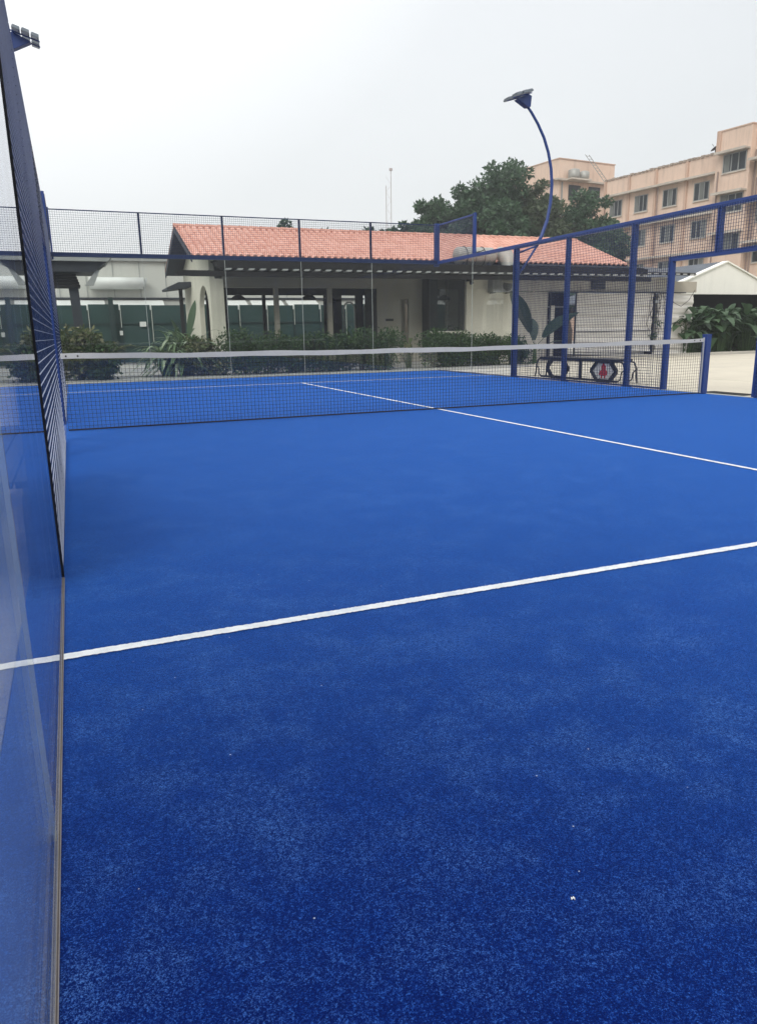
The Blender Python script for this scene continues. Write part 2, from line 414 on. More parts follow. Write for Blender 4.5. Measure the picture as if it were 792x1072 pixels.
r = thing('end_enclosure', 'far end wall of the court, tall glass panes topped by a strip of blue mesh', 'court wall', (5, 10, 0))
for i in range(5):
    b = MB(); b.box(i*2+.006, i*2+1.994, 10.0, 10.012, .012, 2.95); b.build('glass_pane', M['glass'], r)
    wire_panel_xz(10.015, i*2, i*2+2, 3.0, 3.98).build('mesh_panel', M['wire'], r)
    b = MB(); b.box(i*2, i*2+2, 9.997, 10.03, .0045, .0118); b.build('glass_channel', M['alu'], r)
for i in range(1, 5):
    b = MB(); b.box(i*2-.005, i*2+.005, 10.001, 10.011, .012, 2.95); b.build('glass_seam', M['sealant'], r)
    b = MB(); b.box(i*2-.025, i*2+.025, 10.022, 10.072, 3.06, 4.0); b.build('post', M['wire'], r)
b = MB(); b.box(0.0, 10.0, 10.02, 10.10, 2.955, 3.055); b.build('rail', M['navy'], r, bevel=.004)
b = MB(); b.box(0.0, 10.0, 10.022, 10.045, 3.982, 4.004); b.build('top_rail', M['wire'], r)
for x in (-.045, 10.045):
    b = MB(); b.box(x-.055, x+.055, 10.1, 10.2, -.06, 4.05); b.box(x-.054, x+.054, 10.02, 10.099, 3.06, 4.04)
    if x > 0:
        b = MB(); b.box(x-.065, x+.065, 10.102, 10.2, 2.9, 4.05)
    else:
        b = MB(); b.box(x-.065, x+.065, 10.102, 10.2, 2.9, 4.05)
    b.build('corner_post', M['blue'], r)

# ------------------------------------------------------------------ net
def ztop(x): return .88 + .04*((x-5)/5)**2
r = thing('court_net', 'black net with a white top band stretched across the blue court', 'net', (5, 0, 0))
b = MB(); n = 208; w = .0031
x0n, x1n = .03, 9.90
for i in range(n+1):
    x = x0n+(x1n-x0n)*i/n + random.uniform(-.002,.002); zt = ztop(x)-.05; b.box(x-w/2, x+w/2, -w/2, w/2, .012, zt)
nz = 18
for j in range(nz+1):
    for k in range(26):
        xa = x0n+(x1n-x0n)*k/26; xb = x0n+(x1n-x0n)*(k+1)/26
        za = .014+(ztop(xa)-.06)*j/nz; zb = .014+(ztop(xb)-.06)*j/nz
        b.bar((xa, w*.9, za+random.uniform(-.001,.001)), (xb, w*.9, zb), w)
b.build('net_mesh', M['cord'], r)
b = MB()
m = 60; pts = []
for s_ in (-.007, .007):
    for k in range(m+1):
        x = x0n+(x1n-x0n)*k/m
        pts.append((x, s_, ztop(x)-.062+.004*sin(x*3.3)+.002*sin(x*9))); pts.append((x, s_, ztop(x)+.005*sin(x*3.1)+.003*sin(x*7.7)))
fs = []
q = 2*(m+1)
for k in range(m):
    a = 2*k
    fs += [(a, a+2, a+3, a+1), (q+a+1, q+a+3, q+a+2, q+a), (a+1, a+3, q+a+3, q+a+1), (a, q+a, q+a+2, a+2)]
fs += [(0,1,q+1,q), (2*m, q+2*m, q+2*m+1, 2*m+1)]
b.add(pts, fs); b.build('top_band', M['band'], r)
b = MB(); b.box(x0n, x1n, -.008, .008, .012, .028); b.build('bottom_band', M['cord'], r)
b = MB(); b.box(9.902, 9.917, -.012, .012, .02, .93); b.build('end_strip', M['band'], r)
for xx in (.09, .22, 9.70, 9.82):
    b = MB(); b.tube([(xx, -.0105, ztop(xx)-.03), (xx, -.006, ztop(xx)-.03)], .011, 10); b.build('eyelet', M['black'], r)
for xx in (9.972, -.15):
    b = MB(); b.box(xx-.05, xx+.05, -.05, .05, .0045, .965); b.box(xx-.054, xx+.054, -.054, .054, .965, .985)
    p = b.build('net_post', M['blue'], r, bevel=.003)

# ------------------------------------------------------------------ arc lamps
def arc_lamp(sgn, label):
    X = 10.0 if sgn > 0 else 0.0
    Y = 6.0
    r = thing('floodlight_pole', label, 'floodlight', (X, Y, 0), 'curved floodlight poles of the court')
    def P(a, z, y=0): return (X+sgn*a, Y+y, z)
    ctrl = [(.58,3.02),(.72,3.25),(.86,3.6),(.94,4.0),(.96,4.4),(.92,4.75),(.83,5.08),(.70,5.38),(.52,5.66),(.34,5.88),(.22,6.00)]
    b = MB(); b.tube([P(a, z) for a, z in ctrl], [.042-.012*i/10 for i in range(11)], 10); b.build('pole', M['blue'], r, smooth=True)
    b = MB(); b.tube([P(.60,3.03,-.0), P(.40,2.97,-.02), P(.09,2.86,-.03)], .022, 8); b.build('bracket', M['blue'], r, smooth=True)
    b = MB(); b.tube([P(.62,3.06), P(.42,2.78), P(.26,2.56), P(.09,2.36)], .028, 8); b.build('bracket', M['blue'], r, smooth=True)
    b = MB(); b.prism([(.20,5.96),(.27,5.97),(.29,6.19),(.20,6.23),(-.08,6.10)], P(0,0,-.08), (sgn,0,0), (0,0,1), (0,.16,0))
    b.build('head_bracket', M['blue'], r, bevel=.005)
    d = Vector((-.93*sgn, 0, -.28)).normalized(); up = Vector((-.28*sgn, 0, .93)).normalized(); s = Vector((0,1,0))
    for k in range(3):
        for j in (-1, 1):
            c = Vector(P(.14-.145*k, 6.235-.043*k, j*.17+(-.015 if k % 2 else .015)))
            b = MB(); b.obox(c, d, s, up, .062, .12, .018)
            for f in range(7): b.obox(c+up*.028+s*(-.09+.03*f), d, s, up, .055, .005, .012)
            h = b.build('lamp_head', M['lampbody'], r)
            b = MB(); b.obox(c-up*.0205, d, s, up, .050, .10, .003); b.build('lens', M['lens'], h)
    b = MB()
    for j in (-.13, .13): b.bar(P(.25,6.235,j), P(-.22,6.095,j), .025, .018)
    b.build('head_frame', M['blue'], r)
    return r
arc_lamp(1, 'curved blue floodlight pole bulging outward from the right fence in front of the trees')
arc_lamp(-1, 'curved blue floodlight pole on the left fence, only its lamp heads clear of the mesh')

# ------------------------------------------------------------------ benches
def bench(X, y0, y1, label):
    r = thing('bench', label, 'bench', (X, (y0+y1)/2, 0), 'black benches outside the court sides')
    L = y1-y0; D = .38
    b = MB()
    for k in range(4): b.box(X+k*.095, X+k*.095+.083, y0-.05, y1+.05, .455, .485)
    b.build('seat', M['black'], r)
    b = MB(); b.box(X+.01, X+.055, y0, y1, .015, .058); b.box(X+.01, X+.055, y0, y1, .415, .453)
    b.box(X+.32, X+.355, y0, y1, .425, .453)
    b.build('rail', M['black'], r)
    def hexring(yc):
        R = .215*1.0; b = MB(); pts = [(cos(radians(60*k))*.40, sin(radians(60*k))*R*1.08) for k in range(6)]
        for k in range(6):
            a = pts[k]; c = pts[(k+1) % 6]
            b.bar((X+.028, yc+a[0], .237+a[1]), (X+.028, yc+c[0], .237+c[1]), .068, .06, up=(1,0,0))
        return b
    hexring(y1-.62).build('hexagon_frame', M['black'], r)
    hexring(y0+.42).build('hexagon_frame', M['black'], r)
    pts = [(cos(radians(60*k))*.375, sin(radians(60*k))*.205) for k in range(6)]
    b = MB(); b.prism(pts, (X+.03, y0+.42, .237), (0,1,0), (0,0,1), (.006,0,0)); pl = b.build('badge_plate', M['whiteplastic'], r)
    em = [(-.02,.17),(.05,.10),(.04,.04),(.10,-.02),(.085,-.09),(.05,-.09),(.05,-.15),(.015,-.15),(.01,-.10),(-.03,-.10),(-.035,-.16),(-.07,-.15),(-.065,-.09),(-.13,-.08),(-.10,-.01),(-.055,.02),(-.06,.09)]
    b = MB(); b.prism(em, (X+.0295, y0+.42, .24), (0,-1.3,0), (0,0,1), (-.004,0,0)); b.build('emblem', M['red'], pl)
    b = MB(); b.box(X+.01, X+.05, (y0+y1)/2-.16, (y0+y1)/2-.09, .051, .424); b.build('upright', M['black'], r)
    for ye, s in ((y0, -1), (y1, 1)):
        for xo in (.03, .33):
            b = MB(); b.tube([(X+xo, ye+s*.04, .44), (X+xo, ye+s*.15, .42), (X+xo, ye+s*.20, .34), (X+xo, ye+s*.22, .20), (X+xo, ye+s*.26, .012)], .018, 7)
            b.tube([(X+xo, ye+s*.24, .30), (X+xo, ye+s*.13, .22), (X+xo, ye+s*.10, .08), (X+xo, ye+s*.02, .03)], .014, 7)
            b.build('leg', M['black'], r, smooth=True)
    return r
bench(10.45, 2.78, 5.45, 'black bench with hexagon frames and a red emblem, outside the right fence')
bench(-.43, -6.0, -3.7, 'black bench on the grey paving outside the left glass')


# scrap of white on the turf
b = MB()
for k in range(3):
    a = .9*k; cx, cy = .94+.002*cos(a*3), -8.59+.002*sin(a*3)
    b.add([(cx-.003*cos(a), cy-.003*sin(a), .005), (cx+.002*sin(a), cy-.002*cos(a), .008), (cx+.004*cos(a), cy+.004*sin(a), .005), (cx-.002*sin(a), cy+.003*cos(a), .009)], [(0,1,2,3)])
tag(b.build('paper_scrap', M['whiteplastic']), 'tiny white scrap lying on the blue turf near the camera', 'litter')

# ------------------------------------------------------------------ foliage
def rnd_dir():
    z = random.uniform(-1,1); t = random.uniform(0,2*pi); s = sqrt(1-z*z); return Vector((s*cos(t), s*sin(t), z))
def leaf(b, c, d, n, L, W):
    """small folded leaf at c pointing along d, facing n"""
    s = d.cross(n).normalized(); n2 = s.cross(d)
    b.add([c, c+d*L*.5+s*W*.5+n2*W*.15, c+d*L, c+d*L*.5-s*W*.5+n2*W*.15], [(0,1,2),(0,2,3)])
def clump(b, c, r, n, L, W, flat=.8):
    c = Vector(c)
    for _ in range(n):
        d = rnd_dir(); rr = (random.random()**.45)
        p = c + Vector((d.x*r, d.y*r, d.z*r*flat))*rr
        dd = (d*.6 + rnd_dir()*.8 + Vector((0,0,-.15))).normalized()
        nn = (Vector((0,0,1))*.7 + rnd_dir()*.8).normalized()
        if abs(dd.dot(nn)) > .95: nn = Vector((1,0,0))
        k = random.uniform(.65, 1.3); leaf(b, p, dd, nn, L*k, W*k)
def tree(x, y, top, rad, base, label, mat='leaf_far', n=46, per=230, L=.30, cat='tree', group='trees beyond the tiled roof', lob=None, name='broadleaf_tree'):
    """trunk and limbs, and a crown of leaf clumps of uneven size held at the limb ends"""
    r = thing(name, label, cat, (x, y, 0), group)
    tb = MB(); h0 = base*.9
    tb.tube([(x,y,-.05),(x+.1,y,h0*.5),(x-.05,y+.1,h0)], [rad*.10+.05, rad*.075+.04, rad*.06+.03], 9)
    cb = MB(); H = top-base; cz = base+H*.48
    n = int(n*1.5)
    for k in range(n):
        d = rnd_dir(); rr = random.uniform(.30, .90)
        px = x + d.x*rad*rr; py = y + d.y*rad*rr; pz = cz + d.z*H*.5*rr
        prof = 1.0 - .35*max(0, (pz-cz)/(H*.5))
        px = x+(px-x)*prof; py = y+(py-y)*prof
        cr = random.uniform(.12, .27)*rad
        pz = min(pz, top-cr*.6)
        clump(cb, (px,py,pz), cr, int(per*(cr/(.2*rad))**1.5), L, L*.55)
        if k % 3 == 0:
            q = Vector((x,y,h0*.85)); e = Vector((px,py,pz)); mid = q.lerp(e,.5)+Vector((0,0,-.08*rad))+rnd_dir()*.1*rad
            tb.tube([q, mid, e], [rad*.035+.02, rad*.02+.015, .012], 6)
    tb.build('trunk', M['bark'], r, smooth=True)
    cb.build('crown', M[mat], r)
    return r
tree(30.0, 40, 13.9, 3.7, 4.2, 'tallest dark tree behind the tiled roof, its rounded top left of the floodlight pole', n=64)
tree(26.7, 40.5, 11.8, 2.8, 4.0, 'dark tree with a stepped crown just left of the tallest one', n=46)
tree(24.4, 41, 10.2, 2.1, 4.0, 'middle sized dark tree on the left shoulder of the tree group', n=36)
tree(22.6, 40, 9.1, 1.7, 4.0, 'low thin tree near the left end of the tree group', n=28, per=170)
tree(33.2, 39, 12.2, 2.6, 4.2, 'olive green tree directly behind the floodlight pole', 'leaf_far2', n=42, per=190)
tree(34.9, 40.5, 11.5, 2.7, 3.0, 'looser olive tree in front of the pale rooftop block', 'leaf_far2', n=48, per=190)
tree(37.3, 39, 12.0, 3.0, 3.4, 'round dark tree at the right end of the group, overlapping the peach building', n=50)
tree(40.6, 41, 9.4, 2.2, 2.8, 'low dark tree under the third storey windows of the peach building', n=34)
tree(28.6, 37, 8.6, 2.6, 2.5, 'low bushy tree in front of the tallest tree, just over the roof ridge', n=40)
tree(33.6, 36, 8.4, 2.8, 2.2, 'low bushy tree below the olive tree, just over the roof ridge', n=44)
tree(14.4, 42, 8.75, 1.25, 5.5, 'small round tree top peeping over the left half of the tiled roof', n=18, per=50)
tree(17.6, 43, 8.6, .75, 6.0, 'wispy small tree top right of the round one over the roof', n=9, per=28)
tree(19.4, 43, 8.5, .7, 6.0, 'very small wispy tree top over the middle of the roof', n=8, per=28)

def frond(b, c, yaw, elev, L, droop, w=.03, leafl=.28, nl=16, up=.35):
    """feather frond: arching rib with thin leaflets both sides"""
    c = Vector(c); h = Vector((cos(yaw), sin(yaw), 0)); pts = []
    for i in range(nl+1):
        t = i/nl; pts.append(c + h*(L*t*cos(elev)) + Vector((0,0,L*t*sin(elev)-droop*L*t*t)))
    b.tube(pts, [w*.35*(1-i/(nl+1))+.003 for i in range(nl+1)], 4, False)
    s = Vector((-sin(yaw), cos(yaw), 0))
    for i in range(2, nl+1):
        d = (pts[i]-pts[i-1]).normalized(); k = sin(pi*min(1, .15+.85*i/nl))*.8+.25
        for sg in (-1, 1):
            dd = (s*sg + d*.7 + Vector((0,0,up*random.uniform(.2,1.2)))).normalized()
            leaf(b, pts[i], dd, Vector((0,0,1)), leafl*k*random.uniform(.8,1.15), w)
def palm(x, y, h, L, label, n=14, mat='palmleaf', cat='palm', group=None, trunkr=.09, leafl=.28, elo=(.1,1.3), nm='palm_plant', w=.04):
    r = thing(nm, label, cat, (x, y, 0), group)
    tb = MB(); tb.tube([(x,y,-.05),(x,y,h*.5),(x+.02,y,h)], [trunkr*1.2, trunkr, trunkr*.9], 8); tb.build('trunk', M['bark'], r)
    b = MB()
    for k in range(n):
        frond(b, (x,y,h), 2*pi*k*.382+random.uniform(-.2,.2), random.uniform(*elo), L*random.uniform(.75,1.1), random.uniform(.35,.7), w, leafl)
    b.build('fronds', M[mat], r); return r
palm(21.3, 40, 7.5, 1.3, 'small palm crown standing at the far left end of the tree group', 12, 'leaf_far', leafl=.5, w=.10, nm='palm_tree', cat='tree', group='trees beyond the tiled roof')
palm(20.3, 41, 7.7, .9, 'tiny palm top poking out left of the small palm', 10, 'leaf_far', leafl=.45, w=.10, nm='palm_tree', cat='tree', group='trees beyond the tiled roof')

def blade(b, c, yaw, elev, L, W, droop, n=7, cup=.18):
    """broad leaf on a stalk: arching strip folded along the midrib"""
    c = Vector(c); h = Vector((cos(yaw), sin(yaw), 0)); s = Vector((-sin(yaw), cos(yaw), 0)); P = []
    st = .28*L; d0 = h*cos(elev)+Vector((0,0,sin(elev)))
    b.tube([c, c+d0*st], [.012, .009], 5, False)
    for i in range(n+1):
        t = i/n; p = c+d0*st+h*(L*t*cos(elev))+Vector((0,0,L*t*sin(elev)-droop*L*t*t))
        wd = W*.5*(sin(pi*min(1, t*.93+.06))**.75); P.append((p-s*wd+Vector((0,0,cup*wd)), p, p+s*wd+Vector((0,0,cup*wd))))
    vs = [q for t in P for q in t]; fs = []
    for i in range(n): a = 3*i; fs += [(a,a+1,a+4,a+3),(a+1,a+2,a+5,a+4)]
    b.add(vs, fs)
def bush(x, y, rx, ry, h, label, mat='leaf_dark', n=1500, L=.10, group='hedge plants along the far end of the court', name='bush', cat='bush', z0=0, W=.5):
    r = thing(name, label, cat, (x, y, 0), group)
    tb = MB()
    for k in range(6):
        a = random.uniform(0,2*pi); tb.tube([(x+.05*cos(a),y+.05*sin(a),-.06),(x+.3*rx*cos(a),y+.3*ry*sin(a),h*.45),(x+.6*rx*cos(a),y+.6*ry*sin(a),h*.8)], [.018,.012,.006], 5)
    tb.build('stem', M['bark'], r)
    b = MB()
    cl = [(x+random.uniform(-.8,.8)*rx, y+random.uniform(-.7,.7)*ry, h*(.12+.74*((k_+.5)/20)), random.uniform(.22,.36)*h) for k_ in range(20)]
    for c in cl: clump(b, (c[0],c[1],min(c[2], h-c[3]*.7)), c[3], n//20, L, L*W, .85)
    b.build('leaves', M[mat], r); return r
where = ['under the second court glass joint', 'left of the first interior pillar', 'below the pale interior pillar', 'between the two pendant lamps',
         'below the dark interior panel', 'below the white arched frame', 'beside the beige doorway wall']
xs = [4.75, 5.5, 6.2, 6.95, 7.7, 8.45, 9.15]
where = ['directly right of the arched end wall', 'in front of the restaurant, second along from the arched end wall', 'in front of the restaurant, third along from the arched end wall',
         'in front of the restaurant, fourth along from the arched end wall', 'in front of the restaurant, third before the beige wall', 'in front of the restaurant, second before the beige wall', 'touching the left edge of the beige wall']
for i, x in enumerate(xs):
    bush(x, 12.1+random.uniform(-.15,.15), .55, .5, random.uniform(1.05,1.28), 'dark clipped bush '+where[i], n=2600)
where = ['right of the beige wall, before the dark window', 'in front of the dark restaurant window', 'below the left half of the cream wall', 'below the right half of the cream wall', 'between the cream wall and the wide blue fence post']
for i, x in enumerate([11.0, 11.75, 12.5, 13.25, 13.9]):
    bush(x, 12.3+random.uniform(-.15,.15), .55, .5, [1.15,1.12,1.02,.98,.95][i], 'dark leafy bush '+where[i], n=2600)
bush(3.75, 12.3, .5, .5, 1.05, 'green shrub at the foot of the arched end wall', 'leaf_yel', n=2300, L=.14)
# banana like plant by the gable and the cycad clumps
def bigplant(x, y, h, n, L, W, label, mat='bigleaf', group=None, name='broad_leaved_plant', elo=(.4,1.3), droop=(.2,.6), cat='plant', spread=.12):
    r = thing(name, label, cat, (x, y, 0), group)
    b = MB(); sb = MB()
    for k in range(n):
        yaw = 2*pi*k*.382+random.uniform(-.3,.3); ox, oy = random.uniform(-spread,spread), random.uniform(-spread,spread)
        zz = h*random.uniform(.25,.62); sb.tube([(x+ox*.5,y+oy*.5,-.05),(x+ox,y+oy,zz)], [.025,.014], 6)
        blade(b, (x+ox,y+oy,zz), yaw, random.uniform(*elo), L*random.uniform(.75,1.15), W*random.uniform(.8,1.15), random.uniform(*droop))
    sb.build('stem', M['leaf_dark'], r); b.build('leaves', M[mat], r); return r
bigplant(2.7, 12.6, 1.15, 110, .85, .085, 'spreading pale tipped cycad left of the restaurant, the left one of the pair', 'palmleaf', 'cycads left of the restaurant', 'cycad', elo=(-.2,.95), droop=(.25,.7), spread=.3)
bigplant(3.25, 12.9, 1.45, 120, .95, .085, 'spreading pale tipped cycad left of the restaurant, the one touching the end wall', 'palmleaf', 'cycads left of the restaurant', 'cycad', elo=(-.2,1.0), droop=(.25,.7), spread=.3)
r = thing('banana_plant', 'tall upright banana leaf rising against the cream arched end wall', 'plant', (3.36, 13.3, 0))
b = MB(); blade(b, (3.36,13.3,.75), .35, 1.30, 1.15, .46, .04); blade(b, (3.34,13.3,.7), 3.4, 1.2, .85, .32, .15); b.build('leaves', M['bigleaf'], r)
b = MB(); b.tube([(3.36,13.3,-.05),(3.36,13.3,.85)], [.06,.035], 7); b.build('stem', M['leaf_dark'], r)
r = thing('banana_plant', 'dark banana plant with two broad leaves forming a V beside the wide blue fence post', 'plant', (14.95, 12.4, 0))
b = MB()
blade(b, (14.95,12.4,.55), 3.0, 1.15, 1.8, 1.2, .15); blade(b, (14.95,12.45,.5), .05, .70, 1.9, 1.0, .2); blade(b, (14.9,12.4,.4), 2.6, .5, .9, .4, .4); blade(b, (15.0,12.3,.4), -.6, .6, .9, .38, .4); blade(b, (15.0,12.5,.5), 1.2, 1.2, 1.0, .36, .2)
b.build('leaves', M['banana'], r)
b = MB(); b.tube([(14.95,12.4,-.05),(14.95,12.4,.65)], [.08,.05], 8); b.build('stem', M['leaf_dark'], r)
bigplant(10.25, 12.5, 1.0, 12, .45, .13, 'slender leaved plant standing before the beige doorway wall', 'leaf_yel', name='slender_plant', elo=(.7,1.4))
# planting at the far left
bush(.35, 12.2, .45, .45, 1.35, 'yellow green bush at the left edge beside the canopy post', 'leaf_yel', n=2200, L=.16, group='bushes under the grey canopy')
bush(.85, 12.0, .4, .4, .95, 'dark bush under the grey canopy', 'leaf_dark', n=2300, L=.14, group='bushes under the grey canopy')
palm(1.05, 12.7, .45, 1.2, 'fine leaved palm under the right end of the grey canopy', 20, 'leaf_yel', leafl=.22, elo=(.7,1.5), nm='palm_plant', cat='plant')
bush(-1.2, 12.2, .7, .5, 1.2, 'dark bush left of the court behind the side fence', 'leaf_dark', n=2300, L=.16, group='bushes under the grey canopy')
# pampas like broad leaves before the white garage
for i, (x, y) in enumerate([(24.3,15.2),(25.2,15.5),(26.1,15.2),(27.0,15.6),(27.9,15.2),(28.9,15.6),(29.9,15.3)]):
    lab = ['at the left corner of the white gabled garage', 'second from the left before the white garage', 'third from the left before the white garage', 'under the peak of the white garage',
           'just right of the peak of the white garage', 'second from the right before the white garage', 'at the right end of the row before the white garage'][i]
    bigplant(x, y, 2.45, 80, .85, .32, 'dense broad leaved plant '+lab, 'bigleaf', 'broad leaved plants before the garage', spread=.42, elo=(.1,1.2), droop=(.3,.9))
    bush(x+.1, y+.5, .65, .45, 1.8, 'dark leafy undergrowth bush '+lab, 'leaf_dark', n=900, L=.2, group='undergrowth before the garage')

# ------------------------------------------------------------------ restaurant
X0, X1 = 3.8, 20.1; YF, YR, YB = 14.05, 17.3, 20.55; ZE, ZR = 3.43, 4.66
r = thing('tiled_pavilion', 'long open restaurant pavilion with a red tiled gable roof and cream walls', 'building', (12, 17, 0))
def tiles(y0, z0, y1, z1):
    b = MB(); per = .215; seg = 6; nx = int((X1-X0)/per)*seg; rows = 9; d = Vector((0, y1-y0, z1-z0)); nrm = Vector((0, -(z1-z0), (y1-y0))).normalized()
    if nrm.z < 0: nrm = -nrm
    for k in range(rows):
        a = Vector((0,y0,z0))+d*(k/rows) + nrm*.009; c = Vector((0,y0,z0))+d*(min(1, (k+1.08)/rows))
        vs = []
        for base, in ((a,), (c,)):
            for i in range(nx+1):
                x = X0+(X1-X0)*i/nx; h = abs(cos(pi*(i/seg)))**.8*.075
                vs.append(Vector((x,0,0))+base+nrm*h)
        for i in range(nx+1):
            x = X0+(X1-X0)*i/nx; h = abs(cos(pi*(i/seg)))**.8*.06-.03
            vs.append(Vector((x,0,0))+a+nrm*h)
        m_ = nx+1
        b.add(vs, [(i, i+1, m_+i+1, m_+i) for i in range(nx)] + [(2*m_+i, 2*m_+i+1, i+1, i) for i in range(nx)])
    return b
b = tiles(YF, ZE, YR, ZR); b2 = tiles(YB, ZE, YR, ZR)
n_ = len(b.v); b.v += b2.v; b.f += [tuple(i+n_ for i in f) for f in b2.f]; b.mi += b2.mi
roof = b.build('roof', M['tile'], r)
b = MB()
for i in range(44):
    x = X0+(X1-X0)*(i/44); b.tube([(x-.02,YR,ZR+.035),(x+.40,YR,ZR+.02)], [.10,.085], 9)
b.build('ridge', M['tile'], roof)
b = MB()   # roof deck, barge boards
b.prism([(YF+.03,ZE-.06),(YR,ZR-.06),(YB-.03,ZE-.06),(YB-.03,ZE-.10),(YR,ZR-.12),(YF+.03,ZE-.10)], (X0+.04,0,0), (0,1,0), (0,0,1), (X1-X0-.08,0,0))
for x in (X0, X1-.035):
    b.prism([(YF-.03,ZE+.0),(YR,ZR+.02),(YB+.03,ZE+.0),(YB+.03,ZE-.18),(YR,ZR-.17),(YF-.03,ZE-.18)], (x,0,0), (0,1,0), (0,0,1), (.03,0,0))
b.build('roof_deck', M['soffit'], r)
# end wall with arch
XE = 4.40
def arch_poly():
    y0, y1, zt = 14.35, 20.1, 0
    return
b = MB(); ay0, ay1, asp = 15.02, 16.85, 1.85; yF, yB = 14.60, 20.1
ac = (ay0+ay1)/2; ar = (ay1-ay0)/2; ah = .85
gz = lambda y: ZE-.14 + (ZR-ZE)*(1-abs(y-YR)/(YR-YF))
segs = 14
T = (.16,0,0); O = (XE,0,0); U = (0,1,0); W_ = (0,0,1)
b.prism([(yF,-.05),(ay0,-.05),(ay0,asp),(yF,asp)], O, U, W_, T)
b.prism([(ay1,-.05),(yB,-.05),(yB,asp),(ay1,asp)], O, U, W_, T)
arcp = [(ac-ar*cos(pi*k/segs), asp+ah*sin(pi*k/segs)) for k in range(segs+1)]
for k in range(segs):
    (a0,z0),(a1,z1) = arcp[k], arcp[k+1]
    b.prism([(a0,z0),(a1,z1),(a1,gz(a1)),(a0,gz(a0))], O, U, W_, T)
b.prism([(yF,asp),(ay0,asp),(ay0,gz(ay0)),(yF,gz(yF))], O, U, W_, T)
b.prism([(ay1,asp),(YR,asp),(YR,gz(YR)),(ay1,gz(ay1))], O, U, W_, T)
b.prism([(YR,asp),(yB,asp),(yB,gz(yB)),(YR,gz(YR))], O, U, W_, T)
b.build('end_wall', M['cream'], r)
b = MB(); b.box(XE+.161, XE+.42, yF-.002, yF+.30, -.05, 2.83); b.build('pillar', M['cream'], r)
for xx, w_ in ((6.58,.15),(8.42,.15)):
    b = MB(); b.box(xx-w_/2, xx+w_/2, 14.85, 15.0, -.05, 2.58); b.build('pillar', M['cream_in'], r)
for xx in (5.25, 5.95, 7.45, 10.0):
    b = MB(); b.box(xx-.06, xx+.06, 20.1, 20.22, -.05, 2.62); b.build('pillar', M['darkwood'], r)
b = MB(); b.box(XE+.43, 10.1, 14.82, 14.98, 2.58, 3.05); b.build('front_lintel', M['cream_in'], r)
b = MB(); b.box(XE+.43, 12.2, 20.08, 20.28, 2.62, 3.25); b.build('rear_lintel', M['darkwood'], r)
b = MB(); b.box(XE+.30, 15.4, 14.7, 20.3, -.05, .05); b.build('floor_slab', M['pavers'], r)
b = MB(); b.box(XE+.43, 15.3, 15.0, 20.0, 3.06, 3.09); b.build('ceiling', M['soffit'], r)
# dark column and arched window frames at the back
b = MB(); b.box(10.25, 10.62, 19.9, 20.07, -.05, 2.62); b.build('back_column', M['darkwood'], r)
for k, (xa, xb) in enumerate([(10.72, 11.22), (11.6, 12.1)]):
    f = MB(); c_ = (xa+xb)/2; hw = (xb-xa)/2
    pts = [(xa, .1), (xa, 2.0)] + [(c_-hw*cos(pi*q/10), 2.0+.35*sin(pi*q/10)) for q in range(11)] + [(xb, 2.0), (xb, .1)]
    f.tube([(a, 19.98, z) for a, z in pts], .035, 6); fr = f.build('arched_frame', M['whiteplastic'], r)
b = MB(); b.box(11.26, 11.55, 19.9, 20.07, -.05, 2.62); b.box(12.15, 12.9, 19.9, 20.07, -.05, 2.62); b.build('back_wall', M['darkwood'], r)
# dark panel, beige wall with niche, window, cream wall (front line)
b = MB(); b.box(9.95, 10.10, 14.83, 15.6, -.05, 2.57); b.build('panel', M['darkwood'], r)
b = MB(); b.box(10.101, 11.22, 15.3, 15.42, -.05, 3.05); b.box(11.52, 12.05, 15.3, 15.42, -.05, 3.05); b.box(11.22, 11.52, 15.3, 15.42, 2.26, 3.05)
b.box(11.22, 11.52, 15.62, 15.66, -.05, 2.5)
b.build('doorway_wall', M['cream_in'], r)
b = MB(); b.box(12.05, 12.11, 14.8, 15.42, -.05, 3.05); b.build('panel', M['darkwood'], r)
b = MB(); b.box(12.115, 13.56, 14.92, 14.95, 1.12, 2.93); wn = b.build('window', M['winglass'], r)
b = MB()
for xx in (12.115, 12.83, 13.50): b.box(xx, xx+.05, 14.88, 14.915, 1.12, 2.93)
b.box(12.115, 13.55, 14.88, 14.915, 2.93, 2.985); b.build('frame', M['darkmetal'], wn)
b = MB(); b.box(12.08, 13.62, 14.84, 14.97, 1.04, 1.115); b.build('sill', M['cream'], wn)
b = MB(); b.box(12.115, 13.6, 14.86, 14.98, -.05, 1.035); b.build('dado', M['darkwood'], r)
b = MB(); b.box(13.57, 13.80, 14.78, 15.0, -.05, 3.05); b.build('pillar', M['cream'], r)
b = MB(); b.box(13.802, 15.55, 14.80, 15.02, -.05, 3.08); b.build('front_wall', M['cream'], r)
b = MB(); b.box(10.62, 10.92, 15.285, 15.298, 1.50, 1.58); b.build('name_plate', M['black'], r)
